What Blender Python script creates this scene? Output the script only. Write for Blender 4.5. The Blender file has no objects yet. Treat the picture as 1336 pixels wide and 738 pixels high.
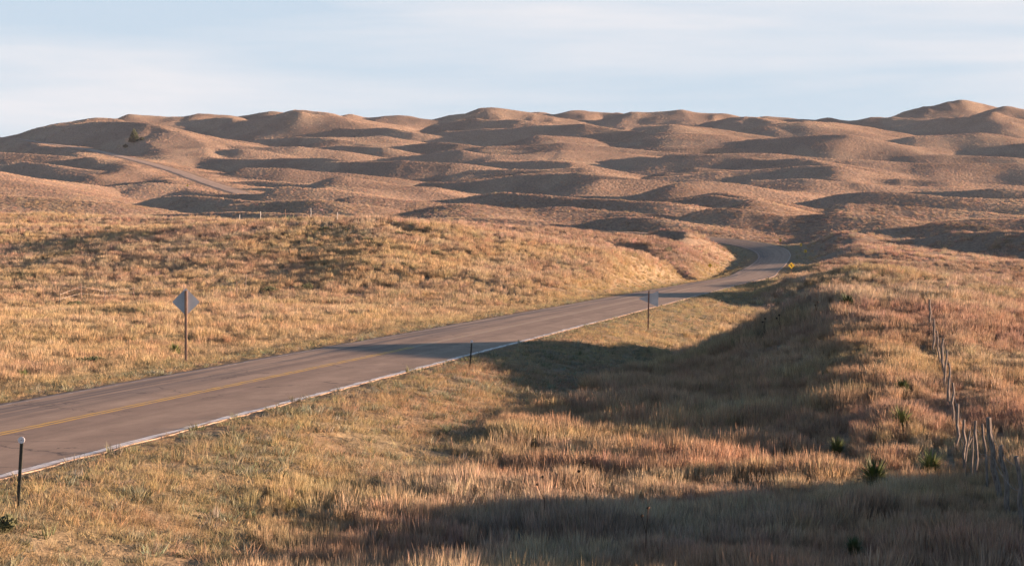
import bpy, bmesh, math, random
import numpy as np
from mathutils import Vector, Matrix

# ---------------------------------------------------------------- camera, sky, sun, exposure
scene = bpy.context.scene
COL = scene.collection
F, CX, HOR, ZC = 2600.0, 668.0, 330.0, 4.1          # focal length (px of the 1336 px photo), centre, eye-level row, eye height
SUN_EL, SUN_AZ = math.radians(6.6), math.radians(87.5)   # azimuth from +Y towards +X

cam_data = bpy.data.cameras.new('camera')
cam_data.sensor_width = 36.0
cam_data.lens = 36.0 * F / 1336.0
cam_data.shift_y = -(369.0 - HOR) / 1336.0
cam_data.clip_start, cam_data.clip_end = 0.5, 20000
cam = bpy.data.objects.new('camera', cam_data)
cam.location = (0, 0, ZC)
cam.rotation_euler = (math.radians(90), 0, 0)
COL.objects.link(cam)
scene.camera = cam

world = bpy.data.worlds.new('World')
scene.world = world
world.use_nodes = True
nt = world.node_tree
for n in list(nt.nodes):
    nt.nodes.remove(n)
def N(t, typ, **kw):
    n = t.nodes.new(typ)
    for k, v in kw.items():
        if k.startswith('i_'):
            n.inputs[k[2:].replace('_', ' ')].default_value = v
        else:
            setattr(n, k, v)
    return n
out = N(nt, 'ShaderNodeOutputWorld')
bg = N(nt, 'ShaderNodeBackground')
bg.inputs['Strength'].default_value = 0.05
sky = N(nt, 'ShaderNodeTexSky')
sky.sky_type = 'NISHITA'
sky.sun_disc = False
sky.sun_elevation = SUN_EL
sky.sun_rotation = SUN_AZ
sky.altitude = 1100
sky.air_density, sky.dust_density, sky.ozone_density = 1.0, 0.6, 2.0
# thin cirrus: streaks stretched along the horizon, mixed into the sky
tc = N(nt, 'ShaderNodeTexCoord')
mp = N(nt, 'ShaderNodeMapping')
mp.inputs['Scale'].default_value = (1.3, 1.3, 16.0)
mp.inputs['Rotation'].default_value = (0.0, 0.025, 0.0)
nz = N(nt, 'ShaderNodeTexNoise')
nz.inputs['Scale'].default_value = 2.2
nz.inputs['Detail'].default_value = 6.0
nz.inputs['Roughness'].default_value = 0.52
nz.inputs['Distortion'].default_value = 0.25
cr = N(nt, 'ShaderNodeValToRGB')
cr.color_ramp.elements[0].position = 0.36
cr.color_ramp.elements[0].color = (0, 0, 0, 1)
cr.color_ramp.elements[1].position = 0.70
cr.color_ramp.elements[1].color = (1, 1, 1, 1)
mix = N(nt, 'ShaderNodeMix', data_type='RGBA')
mix.inputs['B'].default_value = (4.35, 4.25, 4.35, 1)
L = nt.links.new
L(tc.outputs['Generated'], mp.inputs['Vector'])
L(mp.outputs['Vector'], nz.inputs['Vector'])
L(nz.outputs['Fac'], cr.inputs['Fac'])
pale = N(nt, 'ShaderNodeMix', data_type='RGBA')     # bright evening air under the veil
pale.inputs['B'].default_value = (2.9, 3.5, 4.15, 1)
thin2 = N(nt, 'ShaderNodeMath', operation='MULTIPLY'); thin2.inputs[1].default_value = .9
L(sky.outputs['Color'], pale.inputs['A'])
L(pale.outputs['Result'], mix.inputs['A'])
sepz = N(nt, 'ShaderNodeSeparateXYZ')                # the veil of cirrus thins out overhead
L(tc.outputs['Generated'], sepz.inputs[0])
thin = N(nt, 'ShaderNodeMapRange', interpolation_type='SMOOTHSTEP')
thin.inputs['From Min'].default_value, thin.inputs['From Max'].default_value = 0.13, 0.32
thin.inputs['To Min'].default_value, thin.inputs['To Max'].default_value = 1.0, 0.0
L(sepz.outputs['Z'], thin.inputs['Value'])
veil = N(nt, 'ShaderNodeMath', operation='MULTIPLY')
L(cr.outputs['Color'], veil.inputs[0]); L(thin.outputs['Result'], veil.inputs[1])
L(veil.outputs[0], mix.inputs['Factor'])
L(thin.outputs['Result'], thin2.inputs[0]); L(thin2.outputs[0], pale.inputs['Factor'])
L(mix.outputs['Result'], bg.inputs['Color'])
L(bg.outputs['Background'], out.inputs['Surface'])

sun_data = bpy.data.lights.new('sun', 'SUN')
sun_data.energy = 5.0
sun_data.angle = math.radians(0.5)
sun_data.color = (1.0, 0.65, 0.45)
sun = bpy.data.objects.new('sun', sun_data)
sdir = Vector((math.cos(SUN_EL) * math.sin(SUN_AZ), math.cos(SUN_EL) * math.cos(SUN_AZ), math.sin(SUN_EL)))
sun.rotation_euler = sdir.to_track_quat('Z', 'Y').to_euler()
sun.location = (60, 0, 40)
COL.objects.link(sun)

scene.view_settings.view_transform = 'Standard'
scene.view_settings.look = 'None'
scene.view_settings.exposure = 2.05
scene.view_settings.gamma = 1.0
scene.cycles.use_denoising = True
scene.cycles.max_bounces = 5
scene.cycles.diffuse_bounces = 3
scene.cycles.transmission_bounces = 3

QUICK = False
rng = np.random.default_rng(7)
random.seed(7)

# ---------------------------------------------------------------- small helpers
def PT(px, py, D):
    """a place seen at photo pixel (px, py), D metres ahead"""
    return ((px - CX) / F * D, D, ZC + (HOR - py) / F * D)

def tag(o, label=None, cat=None, group=None, kind=None):
    if label: o['label'] = label
    if cat: o['category'] = cat
    if group: o['group'] = group
    if kind: o['kind'] = kind
    return o

def link_mesh(name, verts, faces, mat, parent=None, smooth=False):
    me = bpy.data.meshes.new(name)
    me.from_pydata([tuple(v) for v in verts], [], faces)
    me.update()
    if mat: me.materials.append(mat)
    if smooth:
        me.polygons.foreach_set('use_smooth', [True] * len(me.polygons))
    o = bpy.data.objects.new(name, me)
    if parent: o.parent = parent
    COL.objects.link(o)
    return o

def hash2(ix, iy, seed):
    h = (ix * 374761393 + iy * 668265263 + seed * 1442695041) & 0xFFFFFFFF
    h = ((h ^ (h >> 13)) * 1274126177) & 0xFFFFFFFF
    h = (h ^ (h >> 16)) & 0xFFFFFFFF
    return h.astype(np.float64) / 4294967295.0 * 2 - 1

def noise(x, y, seed=0):
    x = np.asarray(x, float); y = np.asarray(y, float)
    ix = np.floor(x).astype(np.int64); iy = np.floor(y).astype(np.int64)
    fx = x - ix; fy = y - iy
    ux = fx * fx * fx * (fx * (fx * 6 - 15) + 10); uy = fy * fy * fy * (fy * (fy * 6 - 15) + 10)
    a = hash2(ix, iy, seed); b = hash2(ix + 1, iy, seed)
    c = hash2(ix, iy + 1, seed); d = hash2(ix + 1, iy + 1, seed)
    return (a * (1 - ux) + b * ux) * (1 - uy) + (c * (1 - ux) + d * ux) * uy

def fbm(x, y, octaves=4, seed=0, gain=0.5):
    s = 0; a = 1.0; t = 0
    for i in range(octaves):
        s = s + a * noise(x, y, seed + i * 17); t += a
        x = x * 2.03 + 13.7; y = y * 2.03 - 7.1; a *= gain
    return s / t

def sstep(a, b, x):
    t = np.clip((x - a) / (b - a), 0, 1)
    return t * t * (3 - 2 * t)

def smax(a, b, k):
    h = np.maximum(k - np.abs(a - b), 0) / k
    return np.maximum(a, b) + h * h * k * 0.25

# ---------------------------------------------------------------- roads (centre lines: x, y, z, cross slope)
def cat_rom(P, n):
    P = [np.array(p, float) for p in P]
    P = [2 * P[0] - P[1]] + P + [2 * P[-1] - P[-2]]
    o = []
    for i in range(1, len(P) - 2):
        for j in range(n):
            t = j / n
            a, b, c, d = P[i - 1], P[i], P[i + 1], P[i + 2]
            o.append(0.5 * (2 * b + (c - a) * t + (2 * a - 5 * b + 4 * c - d) * t * t + (3 * b - a - 3 * c + d) * t ** 3))
    o.append(P[-2])
    return np.array(o)

main_pts = [(-19.5 + .175 * y, y, 0, 0) for y in (-80, -40, 0, 40, 80, 120, 160, 200, 240, 280)]
for px, py, D, bank in [(978, 361, 322, .01), (990, 353.5, 365, .03), (1001, 346, 405, .05), (1008, 339, 440, .07), (1010.5, 333, 468, .09),
                        (1005, 326.5, 492, .10), (985, 320, 509, .10), (958, 315.5, 519, .10), (930, 312, 527, .08),
                        (900, 308.5, 534, .05), (860, 305, 541, .02), (800, 302, 549, 0), (740, 300, 556, 0)]:
    x, y, z = PT(px, py, D)
    main_pts.append((x, y, z, bank))
main_road = cat_rom(main_pts, 12)

def Drow(py):
    return np.interp(330 - py, [-10, 0, 20, 40, 60, 80, 100, 120, 140, 160, 175, 190, 200],
                     [400, 430, 480, 560, 660, 780, 920, 1080, 1250, 1430, 1580, 1700, 1750])

far_pts = []
for px, py in [(318, 253), (292, 245), (262, 235), (222, 221), (172, 207.5), (130, 198), (100, 192.5), (60, 187), (20, 181), (-20, 178), (-60, 176)]:
    D = float(Drow(py))
    x, y, z = PT(px, py, D)
    far_pts.append((x, y, z, 0))
far_road = cat_rom(far_pts, 10)

def road_field(X, Y, path, reach):
    """distance to the centre line (right side positive), height and cross slope of the nearest point"""
    best = np.full(X.shape, 1e9); side = np.zeros(X.shape); z = np.zeros(X.shape); bank = np.zeros(X.shape)
    ylo, yhi = path[:, 1].min() - reach, path[:, 1].max() + reach
    xlo, xhi = path[:, 0].min() - reach, path[:, 0].max() + reach
    m = (Y > ylo) & (Y < yhi) & (X > xlo) & (X < xhi)
    xs, ys = X[m], Y[m]
    b = np.full(xs.shape, 1e9); sd = np.zeros(xs.shape); zz = np.zeros(xs.shape); bk = np.zeros(xs.shape)
    for i in range(len(path) - 1):
        a, c = path[i], path[i + 1]
        dx, dy = c[0] - a[0], c[1] - a[1]
        l2 = dx * dx + dy * dy
        q = (np.abs(xs - a[0]) < reach + 30) & (np.abs(ys - a[1]) < reach + 30)
        if not q.any(): continue
        xq, yq = xs[q], ys[q]
        t = np.clip(((xq - a[0]) * dx + (yq - a[1]) * dy) / l2, 0, 1)
        ex, ey = xq - (a[0] + dx * t), yq - (a[1] + dy * t)
        d = np.hypot(ex, ey)
        s = np.sign(ex * dy - ey * dx)
        bq = b[q]
        w = d < bq
        idx = np.where(q)[0][w]
        b[idx] = d[w]; sd[idx] = s[w]
        zz[idx] = (a[2] + (c[2] - a[2]) * t)[w]; bk[idx] = (a[3] + (c[3] - a[3]) * t)[w]
    best[m] = b; side[m] = sd; z[m] = zz; bank[m] = bk
    return best, side, z, bank

# ---------------------------------------------------------------- ridges of the dunes
RIDGES = []
def ridge(pts, mL=.2, mR=.14, mF=.2, mB=.2, c=.6, k=1.5, warp=True):
    RIDGES.append((np.array(pts, float), mL, mR, mF, mB, c, k, warp))

def near(pix, **kw):                                  # (px, py, D) each
    ridge([PT(*p) for p in pix], **kw)

def far(pix, kind='m', off=0, **kw):
    py = np.mean([p[1] for p in pix]); D0 = float(Drow(py)) + off
    xm = np.mean([(p[0] - CX) / F * D0 for p in pix])
    slant = {'d': -0.75, 'm': -0.2, 'l': 0.45}[kind]
    if 'slant' in kw: slant = kw.pop('slant')
    P = []
    for px, y in pix:
        x = (px - CX) / F * D0
        D = D0 + np.clip(slant * (x - xm), -190, 190)
        P.append(PT(px, y, D))
    base = {'d': dict(mL=.42, mR=.17, mF=.40, mB=.34, c=.5, k=2.0), 'm': dict(mL=.34, mR=.16, mF=.28, mB=.3, c=.6, k=2.0),
            'l': dict(mL=.34, mR=.2, mF=.2, mB=.26, c=1.0, k=2.5)}[kind]
    base.update(kw)
    ridge(P, **base)

# --- near ground (x, y, z given directly or by pixel)
# camera stands on a rise; rise out of frame to the right throws the front shadow
ridge([(-6, -14, 2.2), (2, -4, 2.5), (10, 0, 2.6)], mL=.25, mR=.25, mF=.3, mB=.24, c=.8, k=1.5)
ridge([(21, 6, 1.9), (21, 20, 1.9), (22, 29, 1.9), (22, 36.5, 1.85)], mL=.24, mR=.15, mF=.2, mB=.38, c=.5, k=1)
# knoll on the right of the road with its spur running back to the camera
near([(1122, 390, 88), (1160, 396, 91), (1225, 414, 95), (1330, 402, 100)], mL=.42, mR=.2, mF=.13, mB=.3, c=.5, k=1.0)
near([(1124, 390, 88), (1142, 422, 76), (1160, 474, 65), (1168, 516, 56), (1168, 566, 49)], mL=.42, mR=.12, mF=.2, mB=.3, c=.4, k=1.0)
near([(1360, 475, 75), (1345, 540, 55)], mL=.2, mR=.2, mF=.15, mB=.2, c=.6, k=1.0)
# second knoll
near([(1120, 352, 198), (1160, 358, 203), (1250, 366, 208), (1400, 360, 215)], mL=.36, mR=.15, mF=.12, mB=.2, c=.4, k=1.0)
near([(1080, 370, 186), (1120, 353, 198)], mL=.3, mR=.15, mF=.3, mB=.2, c=.4, k=1.0)
# big hill left of the road
near([(-120, 296, 330), (0, 296, 322), (100, 297, 312), (210, 300, 305), (300, 294, 298), (400, 287, 290), (470, 290, 282), (512, 299, 272), (555, 318, 258),
      (592, 340, 246), (640, 358, 232), (700, 374, 212)], mL=.16, mR=.15, mF=.12, mB=.13, c=1.5, k=4)
near([(470, 290, 280), (500, 296, 262), (512, 318, 240), (500, 348, 210)], mL=.26, mR=.15, mF=.2, mB=.1, c=.6, k=1.5)
near([(500, 350, 207), (400, 364, 214), (230, 372, 228)], mL=.3, mR=.1, mF=.34, mB=.08, c=.4, k=1.0)
near([(-60, 283, 390), (60, 281, 385), (180, 284, 380), (280, 288, 365)], mL=.2, mR=.2, mF=.1, mB=.2, c=1, k=3)
near([(300, 301, 275), (360, 318, 258)], mL=.3, mR=.1, mF=.16, mB=.1, c=.4, k=1.5)
near([(470, 304, 268), (540, 325, 250)], mL=.35, mR=.1, mF=.2, mB=.1, c=.4, k=1.0)
near([(-60, 340, 260), (120, 352, 240), (250, 370, 215)], mL=.2, mR=.1, mF=.12, mB=.1, c=.6, k=2)
# slope behind it, centre
near([(450, 284, 420), (560, 289, 410), (700, 299, 400), (765, 305, 398)], mL=.2, mR=.14, mF=.13, mB=.2, c=1.2, k=3)
near([(560, 318, 345), (660, 333, 330), (735, 345, 318)], mL=.2, mR=.14, mF=.13, mB=.2, c=.8, k=2)
# hill on the inside of the curve
near([(868, 299, 472), (892, 305, 466), (916, 317, 458), (936, 331, 448)], mL=.5, mR=.11, mF=.14, mB=.3, c=1.0, k=2)
near([(882, 302, 462), (874, 325, 425), (866, 343, 395)], mL=.75, mR=.13, mF=.2, mB=.3, c=.5, k=1.2)
# right of the curve
near([(1128, 320, 452), (1150, 331, 415)], mL=.21, mR=.12, mF=.3, mB=.2, c=.8, k=1.5)
near([(1110, 340, 375), (1200, 345, 365), (1400, 341, 380)], mL=.2, mR=.14, mF=.2, mB=.15, c=.6, k=1.5)

# --- middle and far dunes, read off the photograph crest by crest
near([(60, 192, 1250), (95, 199, 1175), (140, 213, 1050), (200, 228, 925), (262, 248, 785)], mL=.4, mR=.1, mF=.4, mB=.1, c=.8, k=2)
far([(-60, 226), (0, 228), (60, 238), (140, 248), (200, 244), (235, 247)], 'l', off=-60, mF=.16)
far([(-40, 262), (40, 261), (100, 263), (150, 266), (190, 283)], 'l', off=-40)
far([(190, 264), (250, 262), (330, 264)], 'd', mL=.3)
far([(190, 286), (260, 283), (330, 279), (400, 279)], 'd', off=-20, c=.6)
far([(300, 270), (400, 268), (470, 272), (540, 284)], 'm', off=20)
far([(285, 239), (350, 237), (440, 240), (500, 250)], 'd')
far([(440, 236), (540, 246), (590, 252)], 'l')
far([(200, 208), (300, 207), (380, 207), (450, 210)], 'd')
far([(345, 181), (400, 179), (450, 181), (480, 188)], 'd', off=-30)
far([(300, 193), (380, 195), (440, 200), (470, 206)], 'm')
far([(210, 195), (260, 197), (320, 196)], 'd', off=-30)
far([(150, 222), (220, 226), (262, 230)], 'm', off=-45)
far([(0, 214), (80, 218), (150, 226)], 'd', off=-10)
far([(0, 199), (50, 203), (90, 207)], 'd', off=-30)
far([(215, 172), (245, 178), (285, 192), (300, 200)], 'l', off=-60, mL=.34)
far([(235, 160), (285, 155), (330, 156), (400, 149)], 'd', off=-60)
far([(30, 172), (75, 164), (130, 159), (190, 162), (240, 178)], 'd', off=-130, mF=.42, mL=.5, slant=-1.3)
# centre
far([(430, 170), (500, 168), (545, 173)], 'd')
far([(440, 180), (500, 180), (535, 188)], 'l')
far([(535, 190), (575, 186), (600, 189), (640, 196)], 'd')
far([(560, 164), (620, 157), (680, 158), (720, 166)], 'd', off=-30)
far([(590, 172), (690, 165), (760, 163), (810, 170), (850, 186)], 'd', off=-20, slant=-.5)
far([(640, 192), (740, 188), (820, 195), (890, 200)], 'm')
far([(520, 206), (570, 200), (610, 198), (625, 204)], 'd')
far([(660, 206), (740, 200), (800, 201), (850, 206)], 'l', off=20)
far([(800, 208), (830, 204), (880, 206)], 'd', mL=.36)
far([(430, 210), (510, 209), (580, 215), (650, 230)], 'd', slant=-.45)
far([(555, 246), (640, 236), (760, 228), (860, 234), (900, 240)], 'd', slant=-.6)
far([(600, 222), (700, 222), (760, 224)], 'm', off=10)
far([(540, 261), (620, 258), (750, 262), (830, 270), (880, 280)], 'd', slant=-.6)
far([(780, 240), (880, 244), (960, 252)], 'm')
far([(560, 284), (585, 274), (612, 268), (650, 272), (695, 290)], 'l', c=2.0, mL=.25, mF=.2, slant=0.05, k=2)
far([(800, 291), (830, 285), (860, 284), (880, 292)], 'd', c=.5)
# right
far([(880, 162), (930, 168), (975, 181), (1000, 192)], 'l')
far([(920, 160), (970, 154), (1010, 160)], 'd', off=-40)
far([(970, 184), (1040, 178), (1110, 177), (1150, 190), (1190, 200), (1230, 214)], 'd', slant=-.5, off=-10)
far([(1060, 181), (1095, 176), (1120, 179)], 'd', off=10)
far([(1010, 166), (1060, 160), (1110, 164), (1150, 172)], 'l', off=-10)
far([(1155, 186), (1200, 178), (1260, 175), (1336, 188), (1400, 196)], 'm', off=-20, mL=.4, c=1.6)
far([(1150, 168), (1225, 156), (1290, 148), (1336, 156), (1400, 166)], 'd', off=-50, mF=.34, slant=-.3)
far([(1270, 200), (1340, 186), (1420, 186)], 'd', off=-10, mF=.34)
far([(880, 200), (1000, 205), (1100, 212), (1200, 217), (1340, 216)], 'm', c=.8)
far([(925, 212), (980, 208), (1050, 211), (1080, 216)], 'd')
far([(880, 224), (940, 221), (1000, 222), (1090, 222), (1150, 238), (1300, 258)], 'm', mF=.24, slant=-.5)
far([(1130, 238), (1190, 231), (1240, 232), (1340, 240)], 'm')
far([(880, 241), (1000, 250), (1100, 256)], 'l')
far([(880, 262), (920, 257), (950, 262)], 'd')
far([(1025, 266), (1080, 257), (1130, 256), (1200, 257), (1340, 264)], 'd', slant=-.35)
far([(1060, 283), (1110, 277), (1170, 279), (1240, 290)], 'd', off=-25, slant=-.4)
far([(905, 289), (940, 280), (980, 278), (1030, 283), (1110, 298)], 'd', c=.8, slant=-.4)
far([(1240, 294), (1300, 291), (1400, 291)], 'm')
far([(1195, 314), (1240, 305), (1300, 303), (1400, 303)], 'd', c=.7, off=-20)
far([(960, 306), (1000, 302), (1060, 300), (1120, 309), (1180, 320)], 'l', c=.8)
# skyline
far([(668, 232), (720, 229), (770, 230), (830, 238)], 'm', off=10)
far([(868, 226), (920, 222), (985, 223), (1010, 228)], 'd', off=-8, slant=-.4)
far([(855, 268), (900, 262), (955, 265)], 'd', c=.5)
far([(690, 276), (740, 272), (800, 278)], 'm', off=-10, c=.6)
far([(470, 262), (540, 268), (600, 274)], 'm', off=10, c=.6)
far([(380, 246), (430, 250), (500, 258), (560, 262)], 'd', off=-10, slant=-.3, c=.6)
far([(1120, 268), (1200, 272), (1290, 280)], 'm', off=-5, c=.6)
far([(1150, 250), (1220, 248), (1340, 254)], 'd', slant=-.3, c=.6)
far([(980, 234), (1040, 233), (1110, 240), (1160, 250)], 'm', c=.6)
far([(960, 268), (1010, 272), (1060, 283)], 'l', c=.6, off=-5)
far([(1180, 205), (1240, 203), (1340, 206)], 'd', slant=-.3)
far([(640, 214), (690, 212), (740, 216)], 'd', c=.6)
far([(330, 225), (390, 222), (450, 226)], 'm', c=.6)
far([(400, 194), (450, 191), (500, 195)], 'd', c=.6)
far([(700, 176), (750, 180), (800, 190)], 'l', c=.8)
far([(-60, 181), (0, 178), (30, 173), (60, 165.5), (80, 163.5), (108, 160)], 'm', off=-40)
far([(75, 164), (100, 158), (118, 155.5), (137, 157)], 'm', off=-60)
far([(135, 158), (165, 149.5), (185, 150.5), (205, 150), (235, 153), (268, 149.5), (290, 155)], 'm', off=-40, slant=.2)
far([(285, 155), (310, 152), (345, 147), (365, 150)], 'm', slant=.2)
far([(362, 149), (377, 146), (397, 145.5), (415, 149), (440, 153)], 'm', off=-40)
far([(438, 153.5), (455, 152), (475, 155), (505, 151), (530, 153.5), (557, 158)], 'm', off=40)
far([(556, 156), (580, 152), (605, 150.5), (630, 143), (645, 142), (662, 145), (680, 149)], 'm', slant=0)
far([(665, 147), (692, 147), (720, 151), (746, 146), (780, 149.5), (812, 149.5)], 'm', off=50)
far([(808, 150), (835, 146), (855, 144), (886, 144), (925, 148), (970, 153.5)], 'm', off=-10, slant=0)
far([(965, 155), (995, 152), (1020, 153.5), (1060, 157), (1080, 155.5), (1096, 160)], 'm', off=40)
far([(1094, 159), (1130, 156), (1162, 153)], 'm', off=20)
far([(1158, 154), (1190, 144), (1225, 137), (1245, 133.5), (1262, 138.5), (1284, 144)], 'm', slant=.15, off=-60, mF=.34, mL=.3)
far([(1282, 146), (1302, 141.5), (1320, 147), (1345, 154), (1400, 160)], 'm', off=-70)

TRENCHES = [(PT(398, 293, 284), PT(452, 299, 279), 2.6, 1.3), (PT(506, 303, 266), PT(560, 326, 252), 3.0, 1.2), (PT(880, 303, 462), PT(867, 343, 395), 2.4, 2.6), (PT(836, 354, 350), PT(926, 361, 292), 4.2, 2.6), (PT(818, 345, 372), PT(838, 356, 340), 4.6, 2.8),
            (PT(738, 357, 305), PT(768, 363, 280), 4.2, 2.0)]
SKY = np.array([(-200, 186), (0, 178), (60, 166), (100, 159), (165, 151), (290, 155), (375, 148), (557, 157), (640, 146), (720, 151), (860, 147),
                (1000, 155), (1095, 160), (1160, 154), (1245, 138), (1340, 154), (1500, 160)], float)

def terrain(X, Y, detail=True):
    shp = X.shape
    X = X.ravel().astype(float); Y = Y.ravel().astype(float)
    order = np.argsort(Y, kind='stable')
    xs, ys = X[order], Y[order]
    Dc = np.clip(ys, 1, None)
    wamp = sstep(300, 700, ys)
    wx = xs + wamp * (10 * fbm(xs / 60, ys / 80, 2, 3)); wy = ys + wamp * (13 * fbm(xs / 70, ys / 70, 2, 31))
    wx = wx + (1 - wamp) * .8 * fbm(xs / 7, ys / 9, 2, 5); wy = wy + (1 - wamp) * 1.0 * fbm(xs / 8, ys / 9, 2, 8)
    # base
    Dk = np.array([-500, 250, 320, 400, 480, 560, 660, 780, 920, 1080, 1250, 1430, 1580, 1700, 1850, 2300, 9000], float)
    Zk = np.array([-.8, -.8, -.5, 1.0, 2.0, 4.2, 8.4, 15.5, 26, 39.5, 56.5, 78, 97, 103, 90, 70, 70], float)
    z = np.interp(ys, Dk, Zk)
    px = np.clip(xs / np.clip(ys, 100, None) * F + CX, -200, 1500)
    cap = np.interp(px, SKY[:, 0], SKY[:, 1]) + 15
    zcap = ZC + (HOR - cap) / F * Dc - 2
    z = np.where(ys > 900, np.minimum(z, zcap), z)
    und = fbm((xs + .45 * ys) / 125, ys / 58, 3, 77, .45)
    z = z + sstep(380, 800, ys) * (1 - sstep(1550, 1750, ys)) * 2.6 * und
    z = z + (1 - sstep(300, 500, ys)) * .35 * fbm(xs / 22, ys / 26, 3, 91)
    z = z - 19 * np.exp(-((xs + 215) / 80) ** 2 - ((ys - 950) / 120) ** 2) - 6 * np.exp(-((xs + 150) / 40) ** 2 - ((ys - 800) / 60) ** 2)
    off = xs - (-19.5 + .175 * ys)                    # ditch between the road and the right-hand bank
    z = z - .6 * np.exp(-((off - 12.5) / 4.5) ** 2) * sstep(66, 84, ys) * (1 - sstep(260, 320, ys))
    for P, mL, mR, mF, mB, c, k, warp in RIDGES:
        R = 130 if P[:, 1].max() > 420 else 90
        i0 = np.searchsorted(ys, P[:, 1].min() - R); i1 = np.searchsorted(ys, P[:, 1].max() + R)
        sl = slice(i0, i1)
        q = np.where((xs[sl] > P[:, 0].min() - R) & (xs[sl] < P[:, 0].max() + R))[0] + i0
        if len(q) == 0: continue
        qx, qy = wx[q], wy[q]
        best = np.full(len(q), -1e9)
        for a, b in zip(P[:-1], P[1:]):
            dx, dy = b[0] - a[0], b[1] - a[1]
            t = np.clip(((qx - a[0]) * dx + (qy - a[1]) * dy) / (dx * dx + dy * dy), 0, 1)
            ex, ey = qx - a[0] - dx * t, qy - a[1] - dy * t
            u = ex * np.where(ex > 0, mR, mL); v = ey * np.where(ey > 0, mB, mF)
            h = a[2] + (b[2] - a[2]) * t - (np.sqrt(c * c + u * u + v * v) - c)
            best = np.maximum(best, h)
        z[q] = smax(z[q], best, k)
    for a, b, w, dep in TRENCHES:                     # washed-out gullies
        m = (np.abs(ys - (a[1] + b[1]) / 2) < abs(a[1] - b[1]) / 2 + 12)
        X_, Y_ = xs[m], ys[m]
        dx, dy = b[0] - a[0], b[1] - a[1]
        t_ = np.clip(((X_ - a[0]) * dx + (Y_ - a[1]) * dy) / (dx * dx + dy * dy), 0, 1)
        dd = np.hypot(X_ - a[0] - dx * t_, Y_ - a[1] - dy * t_) + .5 * fbm(X_ / 3, Y_ / 3, 2, 881)
        z[m] = z[m] - dep * (1 - sstep(w * .25, w, np.abs(dd)))
    # general roughness of sandy grassland
    fa = sstep(350, 900, ys)
    z = z + (.25 + .25 * fa) * fbm(xs / (24 + 14 * fa), ys / 24, 3, 201) * sstep(60, 200, ys)
    rn = 1 - np.abs(fbm((xs + .5 * ys) / 80, ys / 34, 2, 211)) * 2.2          # small crested mounds between the big dunes
    z = z + .7 * sstep(520, 900, ys) * rn * (1 - .75 * sstep(1450, 1600, ys))
    if detail:
        z = z + .12 * fbm(xs / 3.1, ys / 3.1, 2, 301) * (1 - .65 * sstep(500, 900, ys))
    lr = 1 - 2.1 * np.abs(fbm((xs + .55 * ys + 14 * fbm(xs / 40, ys / 40, 2, 223)) / 115, (ys - .12 * xs) / 33, 2, 227, .2))   # long low ridges, one behind another
    z = z + 1.9 * sstep(430, 560, ys) * (1 - sstep(980, 1300, ys)) * lr
    z = z + 1.5 * sstep(1380, 1520, ys) * (1 - sstep(1750, 1850, ys)) * (1 - 2.4 * np.abs(fbm(xs / 38, ys / 50, 2, 251)))
    # cut the roads in
    for path, reach, ed, fl, cut in ((main_road, 34, 4.6, 12, .055), (far_road, 50, 6.5, 26, .06)):
        d, s, rz, bk = road_field(xs, ys, path, reach)
        edge = np.clip(d, 0, ed)
        rs = rz + s * bk * np.clip(d, 0, 5) - (.022 + cut * .5 * sstep(80, 300, ys) if path is main_road else cut)
        shoulder = rs - .10 * sstep(4.2, 6, d) - (.35 * sstep(5.5, 9, d) if path is main_road else .0)
        if path is main_road:
            shoulder = shoulder - np.where(s < 0, .75 * np.exp(-((d - 7.6) / 1.7) ** 2), 0) * sstep(290, 340, ys)
            fl = 12 + 9 * sstep(330, 420, ys)
        wgt = 1 - sstep(ed + .6, fl, d)
        z = z * (1 - wgt) + shoulder * wgt
    o = np.empty_like(z); o[order] = z
    return o.reshape(shp)

# ---------------------------------------------------------------- ground sheet (fan-spaced grid, finer near the eye)
ratio = .0034 if not QUICK else .006
ys_ = list(np.arange(-300, 0, 15.)) + list(np.arange(0, 22, 1.0))
y = 22.0
while y < 1800:
    ys_.append(y); y += max(.16, y * ratio * (1.0 if y < 500 else .8))
while y < 9000:
    ys_.append(y); y *= 1.05
YR = np.array(ys_)
nmid = 620 if not QUICK else 400
tm = np.linspace(-1, 1, nmid)
tside = 1 + np.cumsum(np.geomspace(2. / nmid * 1.3, .9, 34))
T = np.concatenate([-tside[::-1], tm, tside])
GX = T[None, :] * (3.0 + .272 * np.clip(YR, 18, 1900))[:, None] + 0.0
GY = np.repeat(YR[:, None], len(T), 1)
GZ = terrain(GX, GY)
nr, nc = GX.shape
co = np.stack([GX, GY, GZ], -1).reshape(-1, 3).astype(np.float32)
idx = np.arange(nr * nc).reshape(nr, nc)
quads = np.stack([idx[:-1, :-1], idx[:-1, 1:], idx[1:, 1:], idx[1:, :-1]], -1).reshape(-1, 4)
me = bpy.data.meshes.new('ground')
me.vertices.add(len(co)); me.vertices.foreach_set('co', co.ravel())
me.loops.add(quads.size); me.loops.foreach_set('vertex_index', quads.ravel().astype(np.int32))
me.polygons.add(len(quads))
me.polygons.foreach_set('loop_start', np.arange(0, quads.size, 4, dtype=np.int32))
me.polygons.foreach_set('use_smooth', np.ones(len(quads), bool))
me.update(calc_edges=True)
print('ground', nr, nc)

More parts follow.
